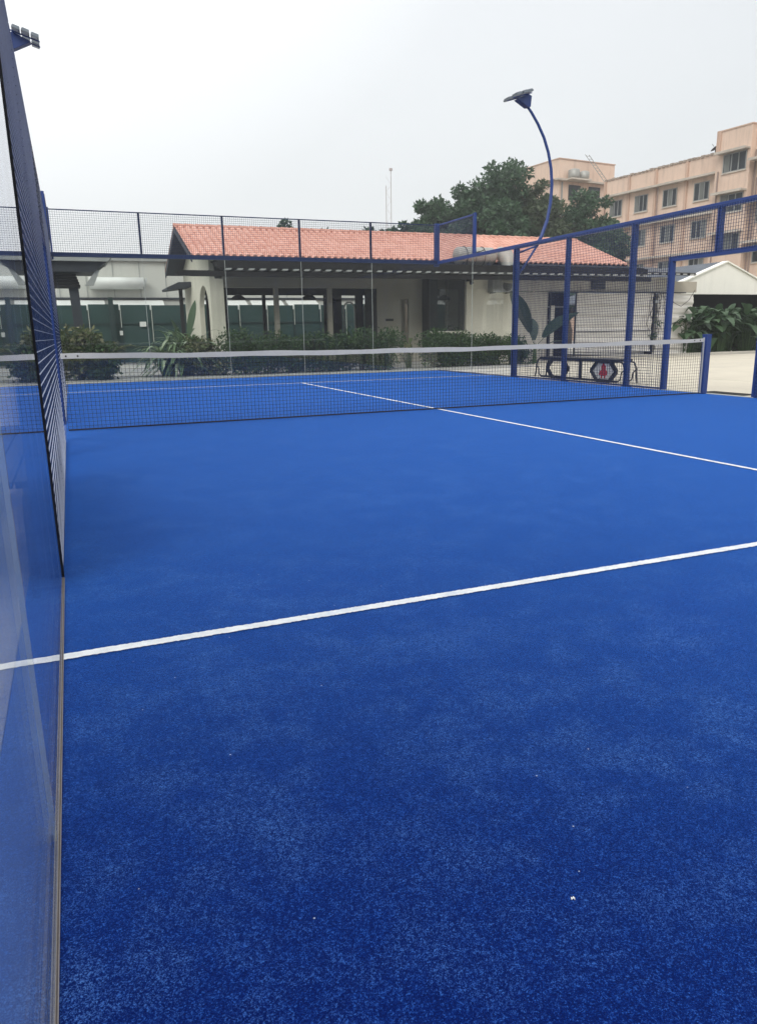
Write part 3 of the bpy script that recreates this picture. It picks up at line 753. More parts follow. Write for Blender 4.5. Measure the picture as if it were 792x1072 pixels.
# pergola beam, rafters and pale slats between them
b = MB(); b.box(3.62, 20.6, 13.28, 13.38, 2.80, 2.965); b.prism([(0,.0),(-.42,.03),(-.42,.10),(-.2,.165),(0,.165)], (3.62,13.28,2.80), (1,0,0), (0,0,1), (0,.10,0))
b.build('pergola_beam', M['darkwood'], r)
b = MB(); x = 4.55
while x < 20.4:
    b.bar((x, 13.22, 3.03), (x, 14.3, 3.22), .13, .09); x += .345
b.build('rafters', M['darkwood'], r)
b = MB(); x = 4.63
while x < 20.3: b.prism([(0,0),(.17,.0),(.21,.05),(.05,.05)], (x,13.215,2.985), (1,0,0), (0,0,1), (0,.3,0)); x += .345
b.build('pale_slat', M['greyboard'], r)
b = MB(); fx = 4.4
while fx < 20.3: b.box(fx, fx+.168, 13.235, 13.262, 3.05, 3.235+random.uniform(0,.05)); fx += .17  # uneven dark top edge shapes in the shadows of the tile ends
b.build('fascia', M['darkwood'], r)
b = MB(); b.quad((4.4,13.27,3.085),(12.3,13.27,3.085),(12.3,14.35,3.30),(4.4,14.35,3.30)); b.quad((4.4,13.27,3.115),(4.4,14.35,3.33),(12.3,14.35,3.33),(12.3,13.27,3.115))
b.build('pergola_cover', M['darkwood'], r)
b = MB(); b.tube([(4.5,14.0,3.36),(12.3,14.0,3.34)], .05, 8); b.tube([(15.6,14.0,3.36),(20.2,14.0,3.34)], .05, 8); b.build('gutter', M['darkmetal'], r)
# pendant lamps and items inside
for x, y in ((5.9, 17.6), (8.4, 17.2), (9.6, 18.4)):
    t = thing('pendant_lamp', 'dark dome pendant lamp hanging inside the open pavilion, '+{5.9:'the left one', 8.4:'the middle one', 9.6:'the right one'}[x], 'lamp', (x, y, 3.0), 'pendant lamps in the pavilion')
    b = MB(); b.tube([(x,y,3.04),(x,y,2.52)], .008, 6); b.build('cord', M['black'], t)
    b = MB(); b.tube([(x,y,2.52),(x,y,2.47),(x,y,2.40),(x,y,2.33)], [.04,.14,.23,.27], 16, False); b.build('shade', M['darkmetal'], t, smooth=True)
# round dining tables and chairs half hidden behind the hedge
for i, (x, y) in enumerate([(6.2,16.4),(8.0,17.6),(9.3,16.3)]):
    t = thing('dining_table', ['dark dining table in the pavilion near the end wall','dark dining table in the middle of the pavilion','dark dining table in the pavilion before the dark panel'][i], 'table', (x, y, .05), 'tables in the pavilion')
    b = MB(); b.tube([(x,y,.74),(x,y,.78)], .42, 20); b.build('table_top', M['darkwood'], t)
    b = MB(); b.tube([(x,y,.05),(x,y,.08),(x,y,.10),(x,y,.74)], [.22,.22,.04,.04], 12); b.build('leg', M['darkmetal'], t)
# small dark lean-to roof behind the gable
r = thing('lean_to', 'small dark lean-to roof on a post behind the cream end wall', 'lean-to', (3.9, 19.0, 0))
b = MB(); b.prism([(3.55,2.70),(4.39,2.80),(4.39,2.98),(3.95,2.96),(3.55,2.78)], (0,18.3,0), (1,0,0), (0,0,1), (0,1.6,0)); b.build('roof', M['darkmetal'], r)
b = MB(); b.box(3.98, 4.10, 18.5, 18.62, -.05, 2.74); b.build('post', M['darkwood'], r)

# ------------------------------------------------------------------ roof tank, duct and machine over the cream wall
r = thing('water_tank', 'pale horizontal metal tank resting over the eave above the cream wall', 'tank', (13.4, 13.9, 3.4))
def zr(y): return ZE+(y-YF)*(ZR-ZE)/(YR-YF)
b = MB(); Zt = 3.62
b.tube([(12.62,14.0,Zt),(12.70,14.0,Zt),(12.78,14.0,Zt),(14.1,14.0,Zt),(14.2,14.0,Zt),(14.24,14.0,Zt)], [.05,.24,.30,.30,.22,.05], 20); b.build('barrel', M['duct'], r, smooth=True)
for x in (13.0, 13.35, 13.7):
    b = MB(); b.tube([(x, 14.0+.315*cos(t), Zt+.315*sin(t)) for t in [k*2*pi/20 for k in range(21)]], .012, 5, False); b.build('strap', M['darkmetal'], r)
for x in (12.95, 13.9):
    b = MB(); b.box(x-.05, x+.05, 13.75, 14.25, 3.12, 3.40); b.build('foot', M['darkmetal'], r)
r = thing('exhaust_duct', 'fat silver elbow duct coming down beside the tank behind the wide blue post', 'duct', (14.55, 13.7, 2.5))
b = MB(); b.tube([(14.62,14.55,3.62),(14.62,14.2,3.72),(14.62,13.9,3.66),(14.62,13.68,3.42),(14.62,13.62,3.1),(14.55,13.62,2.75)], [.25,.27,.27,.27,.26,.20], 16); b.build('elbow', M['duct'], r, smooth=True)
b = MB(); b.tube([(14.62,13.655,3.28),(14.62,13.645,3.22)], [.285,.285], 16); b.build('collar', M['greymetal'], r)
r = thing('air_conditioner', 'grey air conditioner unit fixed high on the right end of the cream wall', 'air conditioner', (14.9, 14.5, 2.5))
b = MB(); b.box(14.45, 15.30, 14.42, 14.79, 2.46, 2.93); b.build('casing', M['greymetal'], r, bevel=.01)
b = MB(); b.tube([(15.05,14.405,2.69),(15.05,14.418,2.69)], .19, 20); g_ = b.build('fan_grille', M['darkmetal'], r)
b = MB()
for k in range(9): z = 2.52+.042*k; b.box(14.5, 14.8, 14.410, 14.419, z, z+.012)
b.build('vent', M['darkmetal'], r)
b = MB(); b.bar((14.55,14.79,2.44),(14.55,14.4,2.44),.03); b.bar((15.2,14.79,2.44),(15.2,14.4,2.44),.03); b.build('bracket', M['darkmetal'], r)
r = thing('security_light', 'small dark lamp fitting under the eave at the left of the air conditioner', 'lamp', (13.65,14.7,2.8))
b = MB(); b.box(13.55,13.75,14.6,14.79,2.84,2.92); b.build('mount', M['black'], r); b = MB(); b.tube([(13.65,14.62,2.86),(13.65,14.55,2.76)],[.05,.08],10); b.build('head', M['black'], r)
for i, (xa, pk) in enumerate(((13.05,.30),(13.25,.36))):
    b = MB(); b.tube([(xa,13.9,3.10),(xa-.10,13.7,3.3),(xa-.02,13.65,3.3+pk),(xa+.2,13.6,3.38+pk),(xa+.34,13.58,3.44+pk)], .016, 6)
    tag(b.build('hose', M['black'], smooth=True), ['black hose looping over the tank, left one','black hose looping over the tank, right one'][i], 'hose', 'black hoses over the tank')

# ------------------------------------------------------------------ metal sheet shed beside the restaurant
r = thing('sheet_metal_shed', 'long grey shed of corrugated sheet beside the restaurant, hung with plastic sheeting', 'shed', (19, 15, 0))
def corr(x0, x1, y, z0, z1, per=.16, amp=.022, horiz=False):
    b = MB()
    if not horiz:
        n = int((x1-x0)/per*4); vs = []
        for z in (z0, z1):
            for i in range(n+1): vs.append((x0+(x1-x0)*i/n, y+amp*cos(i*pi/2), z))
    else:
        n = int((z1-z0)/per*4); vs = []
        for x in (x0, x1):
            for i in range(n+1): vs.append((x, y+amp*cos(i*pi/2), z0+(z1-z0)*i/n))
    m_ = n+1
    b.add(vs, [(i, i+1, m_+i+1, m_+i) for i in range(n)]); return b
corr(15.56, 17.2, 14.95, -.05, 2.50).build('wall_sheet', M['sheet'], r)
corr(15.56, 23.3, 14.90, 2.52, 3.10).build('wall_sheet', M['sheet'], r)
b = MB(); b.box(15.56, 23.3, 14.98, 15.1, -.05, 3.08); b.build('backing', M['darkwood'], r) if False else None
b = MB(); b.box(17.10, 23.8, 14.78, 14.84, 2.475, 2.515); b.box(17.18, 17.23, 14.79, 14.84, -.02, 2.47); b.box(18.36, 18.41, 14.79, 14.84, -.02, 2.47); b.build('frame', M['darkmetal'], r)
b = MB(); b.box(17.24, 18.35, 15.55, 15.6, -.05, 2.5); b.build('dark_recess', M['darkwood'], r)
for z in (1.95, 1.45): 
    b = MB(); b.box(17.25, 18.34, 15.2, 15.5, z, z+.04); b.build('shelf', M['greymetal'], r)
b = MB(); b.box(17.24, 17.45, 14.86, 14.90, .0, 2.0); b.build('door', M['sheet'], r)
# plastic sheeting: gently sagging horizontal folds
def sheeting(x0, x1, y, z0, z1, seed):
    rg = random.Random(seed); b = MB(); nx = 40; nz = 60; vs = []
    ph = [rg.uniform(0, 6) for _ in range(6)]
    for j in range(nz+1):
        z = z0+(z1-z0)*j/nz
        for i in range(nx+1):
            x = x0+(x1-x0)*i/nx
            o = .022*sin(z*17+ph[0]+.5*sin(x*1.3+ph[1])) + .014*sin(z*31+ph[2]+x*.6) + .012*sin(x*3.1+ph[3]+z*2)
            vs.append((x, y+o, z+.015*sin(x*2+ph[4])))
    b.add(vs, [(j*(nx+1)+i, j*(nx+1)+i+1, (j+1)*(nx+1)+i+1, (j+1)*(nx+1)+i) for j in range(nz) for i in range(nx)]); return b
sheeting(18.43, 22.15, 14.84, .18, 2.46, 1).build('plastic_sheet', M['tarp'], r, smooth=True)
sheeting(22.55, 24.4, 14.98, .05, 2.46, 2).build('plastic_sheet', M['tarp'], r, smooth=True)
b = MB(); b.box(22.16, 22.54, 15.12, 15.16, -.05, 2.5); b.build('dark_gap', M['darkwood'], r)
b = MB(); b.box(18.43, 22.15, 14.80, 14.815, 1.0, 1.03); b.build('batten', M['darkmetal'], r)
b = MB(); b.box(19.1, 19.72, 14.82, 14.86, 2.60, 2.99); w0 = b.build('window', M['black'], r)
b = MB()
for k in range(4): b.box(19.1, 19.72, 14.80, 14.818, 2.62+.1*k, 2.628+.1*k)
b.build('louvre', M['frame'], w0)
b = MB(); b.prism([(14.0,3.14),(14.0,3.17),(16.5,3.62),(16.5,3.58)], (20.1,0,0), (0,1,0), (0,0,1), (3.4,0,0)); b.build('lean_to_roof', M['darkmetal'], r)
b = MB(); b.box(20.45, 23.4, 13.95, 13.985, 3.10, 3.20); b.build('fascia', M['darkwood'], r)
b = MB(); x = 20.6
while x < 23.3: b.box(x, x+.2, 13.935, 13.945, 3.12, 3.165); x += .36
b.build('pale_slat', M['greyboard'], r)
b = MB(); b.box(23.0, 24.6, 15.05, 15.2, 2.52, 2.95); b.build('wall', M['cream_in'], r)
# vine and wires hanging on the sheeting
r = thing('dry_vine', 'thin bare vine hanging down the plastic sheeting left of the garage', 'vine', (22.4, 14.75, 2.5))
b = MB()
for k in range(5):
    x = 22.0+.14*k; z = 2.5; pts = [(x, 14.76, z)]
    for q in range(7): x += random.uniform(-.13,.13); z -= random.uniform(.12,.3); pts.append((x, 14.74+random.uniform(-.02,.02), z))
    b.tube(pts, .012, 5)
b.build('stem', M['bark'], r)
b = MB(); clump(b, (22.35,14.72,1.3), .14, 40, .1, .06); clump(b, (22.2,14.72,.8), .16, 40, .1, .06); b.build('leaves', M['leaf_dark'], r)
b = MB(); b.tube([(22.9,14.72,2.45),(23.1,14.7,2.1),(23.5,14.7,1.95),(23.9,14.7,2.2),(24.2,14.72,2.6)], .012, 5)
tag(b.build('cable', M['black']), 'black cable sagging across the sheeting beside the garage', 'cable')

# ------------------------------------------------------------------ white gabled garage
r = thing('gabled_garage', 'white gabled garage with a dark opening and a grey sheet roof', 'garage', (28, 18, 0))
gx0, gx1, gy = 25.85, 31.4, 17.0; gm = 28.2; ze = 3.16; zp = 3.96
b = MB(); b.prism([(gx0,2.56),(gx1,2.56),(gx1,2.88),(gm,zp),(gx0,ze)], (0,gy,0), (1,0,0), (0,0,1), (0,.2,0))
b.box(gx0, gx0+.42, gy+.002, gy+.198, -.05, 2.558); b.box(gx1-.4, gx1, gy+.002, gy+.198, -.05, 2.558); b.build('gable_wall', M['white'], r)
b = MB()
b.prism([(gx0-.22,ze-.05),(gm,zp+.06),(gm,zp+.0),(gx0-.22,ze-.12)], (0,gy-.08,0), (1,0,0), (0,0,1), (0,.35,0))
b.prism([(gx1+.1,2.80),(gm,zp+.06),(gm,zp+.0),(gx1+.1,2.74)], (0,gy-.08,0), (1,0,0), (0,0,1), (0,.35,0))
b.build('verge', M['white'], r)
b = MB()
b.box(gx0+.02, gx0+.2, gy+.21, gy+7, -.05, 2.9); b.box(gx1-.2, gx1, gy+.21, gy+7, -.05, 2.75); b.box(gx0, gx1, gy+7, gy+7.2, -.05, 3); b.build('side_wall', M['cream_in'], r)
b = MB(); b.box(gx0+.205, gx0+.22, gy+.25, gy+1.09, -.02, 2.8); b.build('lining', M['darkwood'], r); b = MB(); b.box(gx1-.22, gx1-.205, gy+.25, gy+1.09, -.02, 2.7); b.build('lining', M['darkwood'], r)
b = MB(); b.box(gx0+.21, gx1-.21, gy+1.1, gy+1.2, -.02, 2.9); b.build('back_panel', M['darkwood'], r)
b = MB()
n = 44
for k in range(n):
    y0 = gy+.28+k*.16
    for xa, za, xb, zb in ((gx0-1.9, ze-.80, gm, zp+.02), (gx1+.2, 2.72, gm, zp+.02)):
        b.bar((xa, y0+.08, za-.02), (xb, y0+.08, zb-.03), .15, .03); b.bar((xa, y0, za+.015), (xb, y0, zb+.015), .05, .045)
b.build('roof', M['slate'], r)
b = MB(); b.box(24.05, 24.2, gy+.4, gy+.55, -.05, 2.35); b.box(24.0, 25.84, gy+.36, gy+.42, 2.2, 2.32); b.build('side_post', M['greyboard'], r)

# ------------------------------------------------------------------ left background: screen fence, warehouse, canopy
r = thing('screen_fence', 'dark green cloth screen fence with pale posts behind the pavilion', 'fence', (4, 24, 0))
b = MB(); x = -9.0; i = 0
while x < 13.5:
    b = MB(); zt = 2.40+.05*random.uniform(-1,1); b.box(x+.03, x+1.22, 24.0, 24.02, .05, zt); b.build('screen_panel', M['green'], r)
    b = MB(); b.box(x-.03, x+.03, 23.94, 24.06, -.02, 2.2); b.build('post', M['greenpost'], r)
    b = MB(); b.box(x+.005, x+.03, 23.92, 23.935, 1.2+random.uniform(-.5,.5), 2.42); b.build('strip', M['paleedge'], r)
    x += 1.25
b = MB(); b.box(-9, 13.5, 23.95, 23.985, 1.62, 1.66); b.box(-9, 13.5, 23.95, 23.985, .7, .73); b.build('rail', M['greenpost'], r)
b = MB(); b.box(1.82, 2.0, 23.7, 23.88, -.02, 2.7); tag(b.build('gate_post', M['greenpost']), 'thick dark post standing before the green screen fence', 'post')
for i, (x, z, w_, h_) in enumerate([(3.0,1.52,.26,.20),(2.02+.15,1.18,.12,.18)]):
    b = MB(); b.box(x, x+w_, 23.9, 23.915, z, z+h_); tag(b.build('notice', M['whiteplastic']), ['small white notice on the green screen near the cycads','smaller white tag on the green screen beside the dark post'][i], 'notice', 'notices on the green screen')
r = thing('warehouse', 'pale clad warehouse behind the green screen fence, filling the left background', 'building', (0, 26, 0))
b = MB(); b.box(-14, 13.8, 25.6, 36, -.05, 4.36)
b.build('wall', M['warehouse'], r)
b = MB(); b.box(-14.1, 13.9, 25.45, 25.595, 4.30, 4.50); b.build('gutter', M['greyboard'], r)
b = MB(); b.box(-14, 13.8, 25.52, 25.598, 2.70, 2.78); b.build('dark_band', M['darkmetal'], r)
b = MB(); x = -13.2
while x < 13: b.box(x, x+.03, 25.575, 25.599, 2.8, 4.29); x += 1.1
b.build('panel_joint', M['greyboard'], r)
b = MB(); b.prism([(25.4,4.50),(31,5.1),(36.2,4.5)], (-14.1,0,0), (0,1,0), (0,0,1), (28,0,0)); b.build('roof', M['warehouse'], r)
for i, (xa, xb) in enumerate([(-4.5,-1.4),(-1.3,1.75),(1.95,4.2),(5.2,6.4),(6.6,7.9),(8.1,9.6),(9.8,11.3)]):
    b = MB(); b.prism([(25.5,2.66),(25.5,2.60),(24.75,2.28),(24.75,2.34)], (xa,0,0), (0,1,0), (0,0,1), (xb-xa,0,0)); b.box(xa, xb, 24.72, 24.748, 2.24, 2.40)
    lab = ['far left one, behind the side fence','second from the left, below the grey canopy','third from the left, below the long white roll','fourth from the left, seen past the end wall','fifth from the left, seen through the pavilion','third from the right, seen past the pale pillar','the one furthest right behind the pavilion'][i]
    tag(b.build('awning', M['whiteplastic']), 'white awning on the warehouse, '+lab, 'awning', 'white awnings of the warehouse')
r = thing('shutter_roll', 'long white cylindrical shutter housing high on the pale warehouse wall', 'shutter', (2.6, 25.3, 3.35))
b = MB(); b.tube([(1.2,25.3,3.36),(3.45,25.3,3.36)], .25, 18); b.build('barrel', M['whiteplastic'], r, smooth=True)
b = MB(); b.tube([(3.451,25.3,3.36),(3.52,25.3,3.34)], [.255,.255], 18); b.build('end_cap', M['greyboard'], r)

r = thing('grey_canopy', 'grey flat roofed canopy on a dark post at the left, before the warehouse', 'canopy', (.4, 14, 0))
b = MB(); b.box(-3.6, 1.42, 13.7, 15.6, 3.20, 3.40); b.prism([(1.42,3.22),(1.56,3.36),(1.56,3.40),(1.42,3.40)], (0,13.7,0), (1,0,0), (0,0,1), (0,1.9,0)); b.build('roof', M['greyboard'], r)
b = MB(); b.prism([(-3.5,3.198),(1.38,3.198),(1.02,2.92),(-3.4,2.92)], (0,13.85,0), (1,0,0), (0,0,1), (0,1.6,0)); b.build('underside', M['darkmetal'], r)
b = MB()
for k in range(5): b.box(-.75+.05*k, .62-.02*k, 13.95+.1*k, 14.9, 2.52+.08*k, 2.575+.08*k)
b.build('louvre_box', M['darkwood'], r)
b = MB(); b.prism([(1.08,2.98),(1.18,2.98),(.98,2.55),(.74,2.55)], (0,13.9,0), (1,0,0), (0,0,1), (0,.12,0)); b.build('side_plate', M['greyboard'], r)
b = MB(); b.tube([(1.2,13.62,3.36),(1.2,13.55,3.36)], .03, 8); b.build('end_lamp', M['black'], r)
b = MB(); b.prism([(.30,2.519),(.56,2.519),(.64,-.05),(.40,-.05)], (0,14.1,0), (1,0,0), (0,0,1), (0,.25,0)); b.build('post', M['darkmetal'], r)

# ------------------------------------------------------------------ dark blockers added out of view to keep sky reflections off the glass
r = thing('added_rear_blocker', 'dark unseen block added behind the camera, only mirrored faintly in the far glass wall', 'building', (5, -26, 0))
b = MB(); b.box(-30, 42, -34, -26, -.05, 9); b.build('wall', M['soffit'], r)
b = MB(); b.prism([(-26,9.0),(-25.4,9.0),(-30,11.4),(-34.6,9.0),(-34,9.0)], (-30.5,0,0), (0,1,0), (0,0,1), (73,0,0)); b.build('roof', M['darkmetal'], r)
for k in range(12):
    b = MB(); b.box(-28+6*k, -25.5+6*k, -25.99, -25.9, 1, 3.2); b.build('window', M['winglass'], r)
r = thing('added_side_blocker', 'tall dark wall added left of the court for its reflection in the side glass', 'wall', (-12, -4, 0)); r['kind'] = 'thing'  # added dark wall, keeps sky reflection out of the side glass
b = MB(); b.box(-12.3, -12, -24, 20, -.05, 5.6); b.build('panel', M['green'], r)
for k in range(12):
    b = MB(); b.box(-11.99, -11.87, -23.8+4*k, -23.65+4*k, -.05, 5.7); b.build('post', M['greenpost'], r)
# ------------------------------------------------------------------ radio mast far off
r = thing('radio_mast', 'thin guyed lattice mast far off above the tiled roof', 'mast', (55.6, 120, 0))
b = MB()
for dx in (0, .95): b.bar((55.15+dx, 120, 0), (55.15+dx, 120, 29 if dx else 26.5), .09)
z = 2
while z < 26: b.bar((55.15,120,z),(56.1,120,z+1.3),.03); b.bar((56.1,120,z+1.3),(55.15,120,z+2.6),.03); z += 2.6
b.build('lattice', M['mast'], r)
b = MB(); b.tube([(56.1,120,29),(56.1,120,29.4)], .3, 10); b.build('antenna_head', M['mast'], r)

# ------------------------------------------------------------------ peach apartment building
BP = Vector((48.46, 47.26, 0)); th = radians(-6)
DR = Vector((sin(th), cos(th), 0)); NN = Vector((cos(th), -sin(th), 0))     # along the facade (away), into the building
def Q(s, n, z): return BP+DR*s+NN*n+Vector((0,0,z))
def qb(b, s0, s1, n0, n1, z0, z1):
    P = [Q(s0,n0,z0),Q(s1,n0,z0),Q(s1,n1,z0),Q(s0,n1,z0),Q(s0,n0,z1),Q(s1,n0,z1),Q(s1,n1,z1),Q(s0,n1,z1)]
    b.add(P, [(0,3,2,1),(4,5,6,7),(0,1,5,4),(1,2,6,5),(2,3,7,6),(3,0,4,7)])
r = thing('apartment_building', 'peach rendered four storey apartment building with sunshades, in the right background', 'building', tuple(BP))
b = MB(); qb(b, -9.0, 3.83, 0, 9, -.05, 14.45); b.build('wing_wall', M['tan'], r)
def window(s0, s1, z0, z1, n=-.0, kind=0):
    b = MB(); qb(b, s0, s1, n-.03, n-.005, z0, z1); w = b.build('window', M['farglass'], r)
    b = MB(); W = s1-s0
    for f in (0, .32, .64, 1): x = s0+W*f; qb(b, x-.035, x+.035, n-.07, n-.032, z0, z1)
    qb(b, s0+.036, s1-.036, n-.068, n-.034, z1-.06, z1); qb(b, s0+.036, s1-.036, n-.068, n-.034, z0, z0+.05); b.build('frame', M['frame'], w)
    b = MB(); k = random.choice([0,1,2]); a = s0+W*(.34*k+.04)
    qb(b, a, a+W*.24, n-.05, n-.033, z0+.06, z1-.07)
    b.build('curtain', M['curtain'], w)
    b = MB(); qb(b, s0-.08, s1+.08, n-.10, n-.004, z0-.09, z0-.004); b.build('sill', M['shade'], w)
pil = [3.6, .68, -2.37, -5.6, -8.75]
for fl in range(4):
    ze_ = 13.02-2.93*fl
    b = MB(); qb(b, -8.98, 3.95, -.55, -.004, ze_-.06, ze_+.05); qb(b, -8.98, 3.95, -.60, -.553, ze_-.09, ze_+.07); b.build('sunshade', M['shade'], r)
    for a, c in zip(pil[:-1], pil[1:]):
        m_ = (a+c)/2; window(m_-.70, m_+.70, ze_-1.80, ze_-.42)
    for a in pil:
        b = MB(); qb(b, a-.13, a+.13, -.12, -.003, ze_-2.85, ze_-.065); b.build('pilaster', M['tan2'], r)
for a in pil:
    b = MB(); qb(b, a-.13, a+.13, -.12, -.003, 13.1, 14.44); b.build('pilaster', M['tan2'], r)
b = MB(); s = -8.95
while s < 3.6: qb(b, s, s+.30, -.10, .25, 14.452, 14.60+random.uniform(-.03,.04)); s += .44
b.build('coping', M['coping'], r)
# stair tower
b = MB(); qb(b, -12.0, -9.02, -.9, 8, -.05, 15.75); b.build('tower_wall', M['tan'], r)
b = MB(); qb(b, -9.35, -9.0, -1.0, -.905, 14.3, 15.85); qb(b, -12.05, -9.0, -.95, -.2, 15.752, 15.85); b.build('tower_coping', M['tan2'], r)
for fl in range(5):
    zt = 14.15-2.93*fl
    b = MB(); qb(b, -11.95, -9.25, -1.5, -.905, zt-.05, zt+.06); qb(b, -11.95, -9.25, -1.55, -1.503, zt-.10, zt+.08); b.build('sunshade', M['shade'], r)
    if zt > 2.5: window(-11.7, -9.75, zt-1.45, zt-.12, -.9)
# next wing towards the camera
b = MB(); qb(b, -21, -12.02, -.35, 9, -.05, 16.9); b.build('front_wing_wall', M['tan'], r)
for fl in range(5):
    zt = 13.25-2.93*fl
    b = MB(); qb(b, -20.9, -12.1, -1.25, -.355, zt-.05, zt+.06); qb(b, -20.9, -12.1, -1.30, -1.253, zt-.10, zt+.08); b.build('sunshade', M['shade'], r)
    if zt > 2.5:
        for a in (-14.6, -17.6): window(a, a+2.0, zt-1.5, zt-.15, -.35)
for k, (s, n, z1) in enumerate([(-9.12,-.14,14.4),(-9.35,-.98,12.9),(-12.15,-.45,14),(-2.75,-.16,13),(-12.4,-.45,12)]):
    b = MB(); b.tube([Q(s,n,.5), Q(s,n,z1)], .055, 7); b.build('drainpipe', M['pipe'], r)
# rooftop block at the far end
b = MB(); qb(b, 8, 15.5, -1.9, 5.4, -.05, 15.3); qb(b, 8.0, 15.4, -1.9, 5.4, 15.32, 17.15); b.build('end_block_wall', M['tan'], r)
b = MB(); qb(b, 7.6, 15.5, -2.4, 5.6, 15.301, 15.319); qb(b, 7.55, 7.98, -2.4, 5.6, 15.18, 15.34); qb(b, 7.5, 7.62, .2, 1.2, 13.2, 14.4)
b.build('ledge', M['shade'], r)
b = MB(); qb(b, 7.95, 15.45, -1.96, -1.7, 17.152, 17.24); qb(b, 7.93, 8.2, -1.95, 5.45, 17.153, 17.24); b.build('block_coping', M['tan2'], r)
for n_0 in (-.6, 2.0):
    b = MB(); qb(b, 7.93, 7.995, n_0, n_0+1.5, 13.5, 14.9); b.build('end_window', M['farglass'], r)
b = MB(); b.tube([Q(7.9,-1.5,.5), Q(7.9,-1.5,15.1)], .07, 7); b.build('drainpipe', M['frame'], r)
# ladder
r = thing('roof_ladder', 'thin metal ladder leaning on the far rooftop block of the peach building', 'ladder', tuple(Q(6.5,3,14.4)))
b = MB(); A = [Q(6.0,3.1,14.2), Q(7.6,1.0,17.7)]; off = NN*.5
for k in (0, 1): b.bar(A[0]+off*k, A[1]+off*k, .05)
for k in range(13):
    p_ = A[0].lerp(A[1], k/12.5); b.bar(p_, p_+off, .035)
b.build('rails', M['frame'], r)
r = thing('rooftop_tank', 'small pale water tank in front of the far rooftop block', 'tank', tuple(Q(7,-.5,15.3)))
b = MB(); b.tube([Q(7.3,-.6,15.35), Q(7.3,-.6,15.5), Q(7.3,-.6,16.1), Q(7.3,-.6,16.2)], [.5,.55,.55,.3], 14); b.build('barrel', M['duct'], r, smooth=True)
b = MB(); b.tube([Q(7.3,.7,15.35), Q(7.3,.7,15.5), Q(7.3,.7,16.0), Q(7.3,.7,16.1)], [.45,.5,.5,.3], 14); b.build('barrel', M['duct'], r, smooth=True)
b = MB(); qb(b, 6.8, 7.6, -1.3, 1.3, 15.2, 15.34); b.build('stand', M['shade'], r)
r = thing('satellite_dish', 'dark satellite dish on the parapet beside the stair tower', 'satellite dish', tuple(Q(-8.2,0,14.6)))
b = MB(); c_ = Q(-8.2,-.05,14.85); ax = (DR*.5+Vector((0,0,.85))-NN*.3).normalized()
ring = []; u_ = ax.cross(Vector((1,0,0))).normalized(); w_ = ax.cross(u_)
b.add([c_] + [c_+(u_*cos(t)+w_*sin(t))*.22+ax*.03 for t in [k*pi/8 for k in range(16)]] + [c_+(u_*cos(t)+w_*sin(t))*.36+ax*.11 for t in [k*pi/8 for k in range(16)]],
      [(0,1+k,1+(k+1)%16) for k in range(16)] + [(1+k,17+k,17+(k+1)%16,1+(k+1)%16) for k in range(16)]); b.build('dish', M['darkmetal'], r, smooth=True)
b = MB(); b.bar(Q(-8.2,-.05,14.5), c_, .06); b.bar(c_, c_+ax*.5, .03); b.build('mount', M['darkmetal'], r)

# ------------------------------------------------------------------ sky, sun, haze, camera
SUN_EL, SUN_AZ = 40.0, -138.0        # azimuth from +Y towards +X
se, sa = radians(SUN_EL), radians(SUN_AZ)
sd = Vector((cos(se)*sin(sa), cos(se)*cos(sa), sin(se)))
sun = bpy.data.lights.new('sun', 'SUN'); sun.energy = 1.15; sun.angle = radians(32); sun.color = (1, .96, .90)
so = bpy.data.objects.new('sun', sun); COL.objects.link(so); so.rotation_euler = (-sd).to_track_quat('-Z', 'Y').to_euler()
wd = bpy.data.worlds.new('World'); scene.world = wd; wd.use_nodes = True
nt = wd.node_tree; nt.nodes.clear()
out = nt.nodes.new('ShaderNodeOutputWorld'); bg = nt.nodes.new('ShaderNodeBackground'); bg.inputs[1].default_value = .10
sky = nt.nodes.new('ShaderNodeTexSky'); sky.sky_type = 'NISHITA'; sky.sun_disc = False
sky.sun_elevation = se; sky.sun_rotation = sa; sky.dust_density = 4; sky.air_density = 1.5
tc = nt.nodes.new('ShaderNodeTexCoord')
sp = nt.nodes.new('ShaderNodeSeparateXYZ'); nt.links.new(tc.outputs['Generated'], sp.inputs[0])
base = ramp(nt, sp.outputs[2], [(0.0, (.475,.475,.467)), (.12, (.455,.468,.472)), (.38, (.455,.468,.48)), (.62, (.72,.73,.75)), (1.0, (1,1,1))])
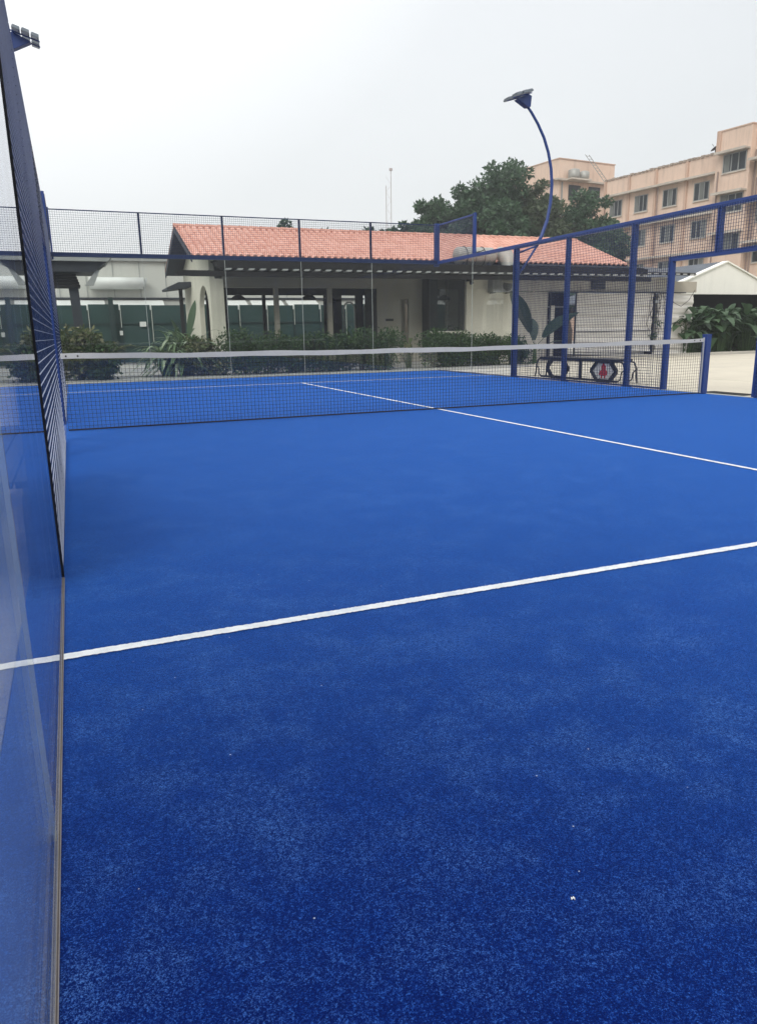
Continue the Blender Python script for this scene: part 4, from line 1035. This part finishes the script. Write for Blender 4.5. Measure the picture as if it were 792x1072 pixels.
# bright veil of cloud towards the sun side
vm = nt.nodes.new('ShaderNodeVectorMath'); vm.operation = 'DOT_PRODUCT'
nt.links.new(tc.outputs['Generated'], vm.inputs[0]); gd = Vector((sin(radians(-8))*cos(radians(42)), cos(radians(-8))*cos(radians(42)), sin(radians(42)))); vm.inputs[1].default_value = gd
veil = ramp(nt, vm.outputs['Value'], [(.60, (0,0,0)), (.8, (.035,.034,.033)), (.91, (.17,.168,.166)), (1.0, (.2,.19,.18))])
cl = noise(nt, tc.outputs['Generated'], 1.6, 5, .6, (1,1,2.2))
clc = ramp(nt, cl, [(.3, (.955,.96,.965)), (.7, (1.0,1.0,1.0))])
c = mixc(nt, 1.0, base, clc, 'MULTIPLY'); c = mixc(nt, 1.0, c, veil, 'ADD')
c = mixc(nt, 1.0, c, (14.5, 14.55, 14.6), 'MULTIPLY')
for l_ in ('clamp_result', 'clamp_factor'): pass
c = mixc(nt, .07, c, sky.outputs[0])
nt.links.new(c, bg.inputs[0]); nt.links.new(bg.outputs[0], out.inputs[0])

b = MB(); b.box(-90, 140, -60, 190, -1.1, 40)
hz = b.build('haze', []); tag(hz, kind='stuff')
m, nt, out = new_mat('haze_air'); pv = nt.nodes.new('ShaderNodeVolumePrincipled')
pv.inputs['Color'].default_value = (.93,.95,.97,1); pv.inputs['Density'].default_value = HAZE; pv.inputs['Anisotropy'].default_value = .2
nt.links.new(pv.outputs[0], out.inputs[1]); hz.data.materials.append(m)
cam = bpy.data.cameras.new('camera'); co = bpy.data.objects.new('camera', cam); COL.objects.link(co)
R = Vector((0.92516637, -0.37920218, -0.01651939)); U = Vector((0.10445794, 0.21252903, 0.97155543)); F = Vector((0.36490508, 0.90057599, -0.23623539))
mw = Matrix(((R.x,U.x,-F.x,.1375),(R.y,U.y,-F.y,-9.5881),(R.z,U.z,-F.z,1.0934),(0,0,0,1)))
co.matrix_world = mw
cam.sensor_fit = 'VERTICAL'; cam.sensor_height = 24; cam.lens = 770.67/1072*24
cam.clip_start = .02; cam.clip_end = 4000
scene.camera = co
scene.view_settings.view_transform = 'Standard'; scene.view_settings.look = 'None'; scene.view_settings.exposure = .47; scene.view_settings.gamma = 1
scene.render.engine = 'CYCLES'
scene.cycles.max_bounces = 10; scene.cycles.transparent_max_bounces = 24; scene.cycles.glossy_bounces = 6
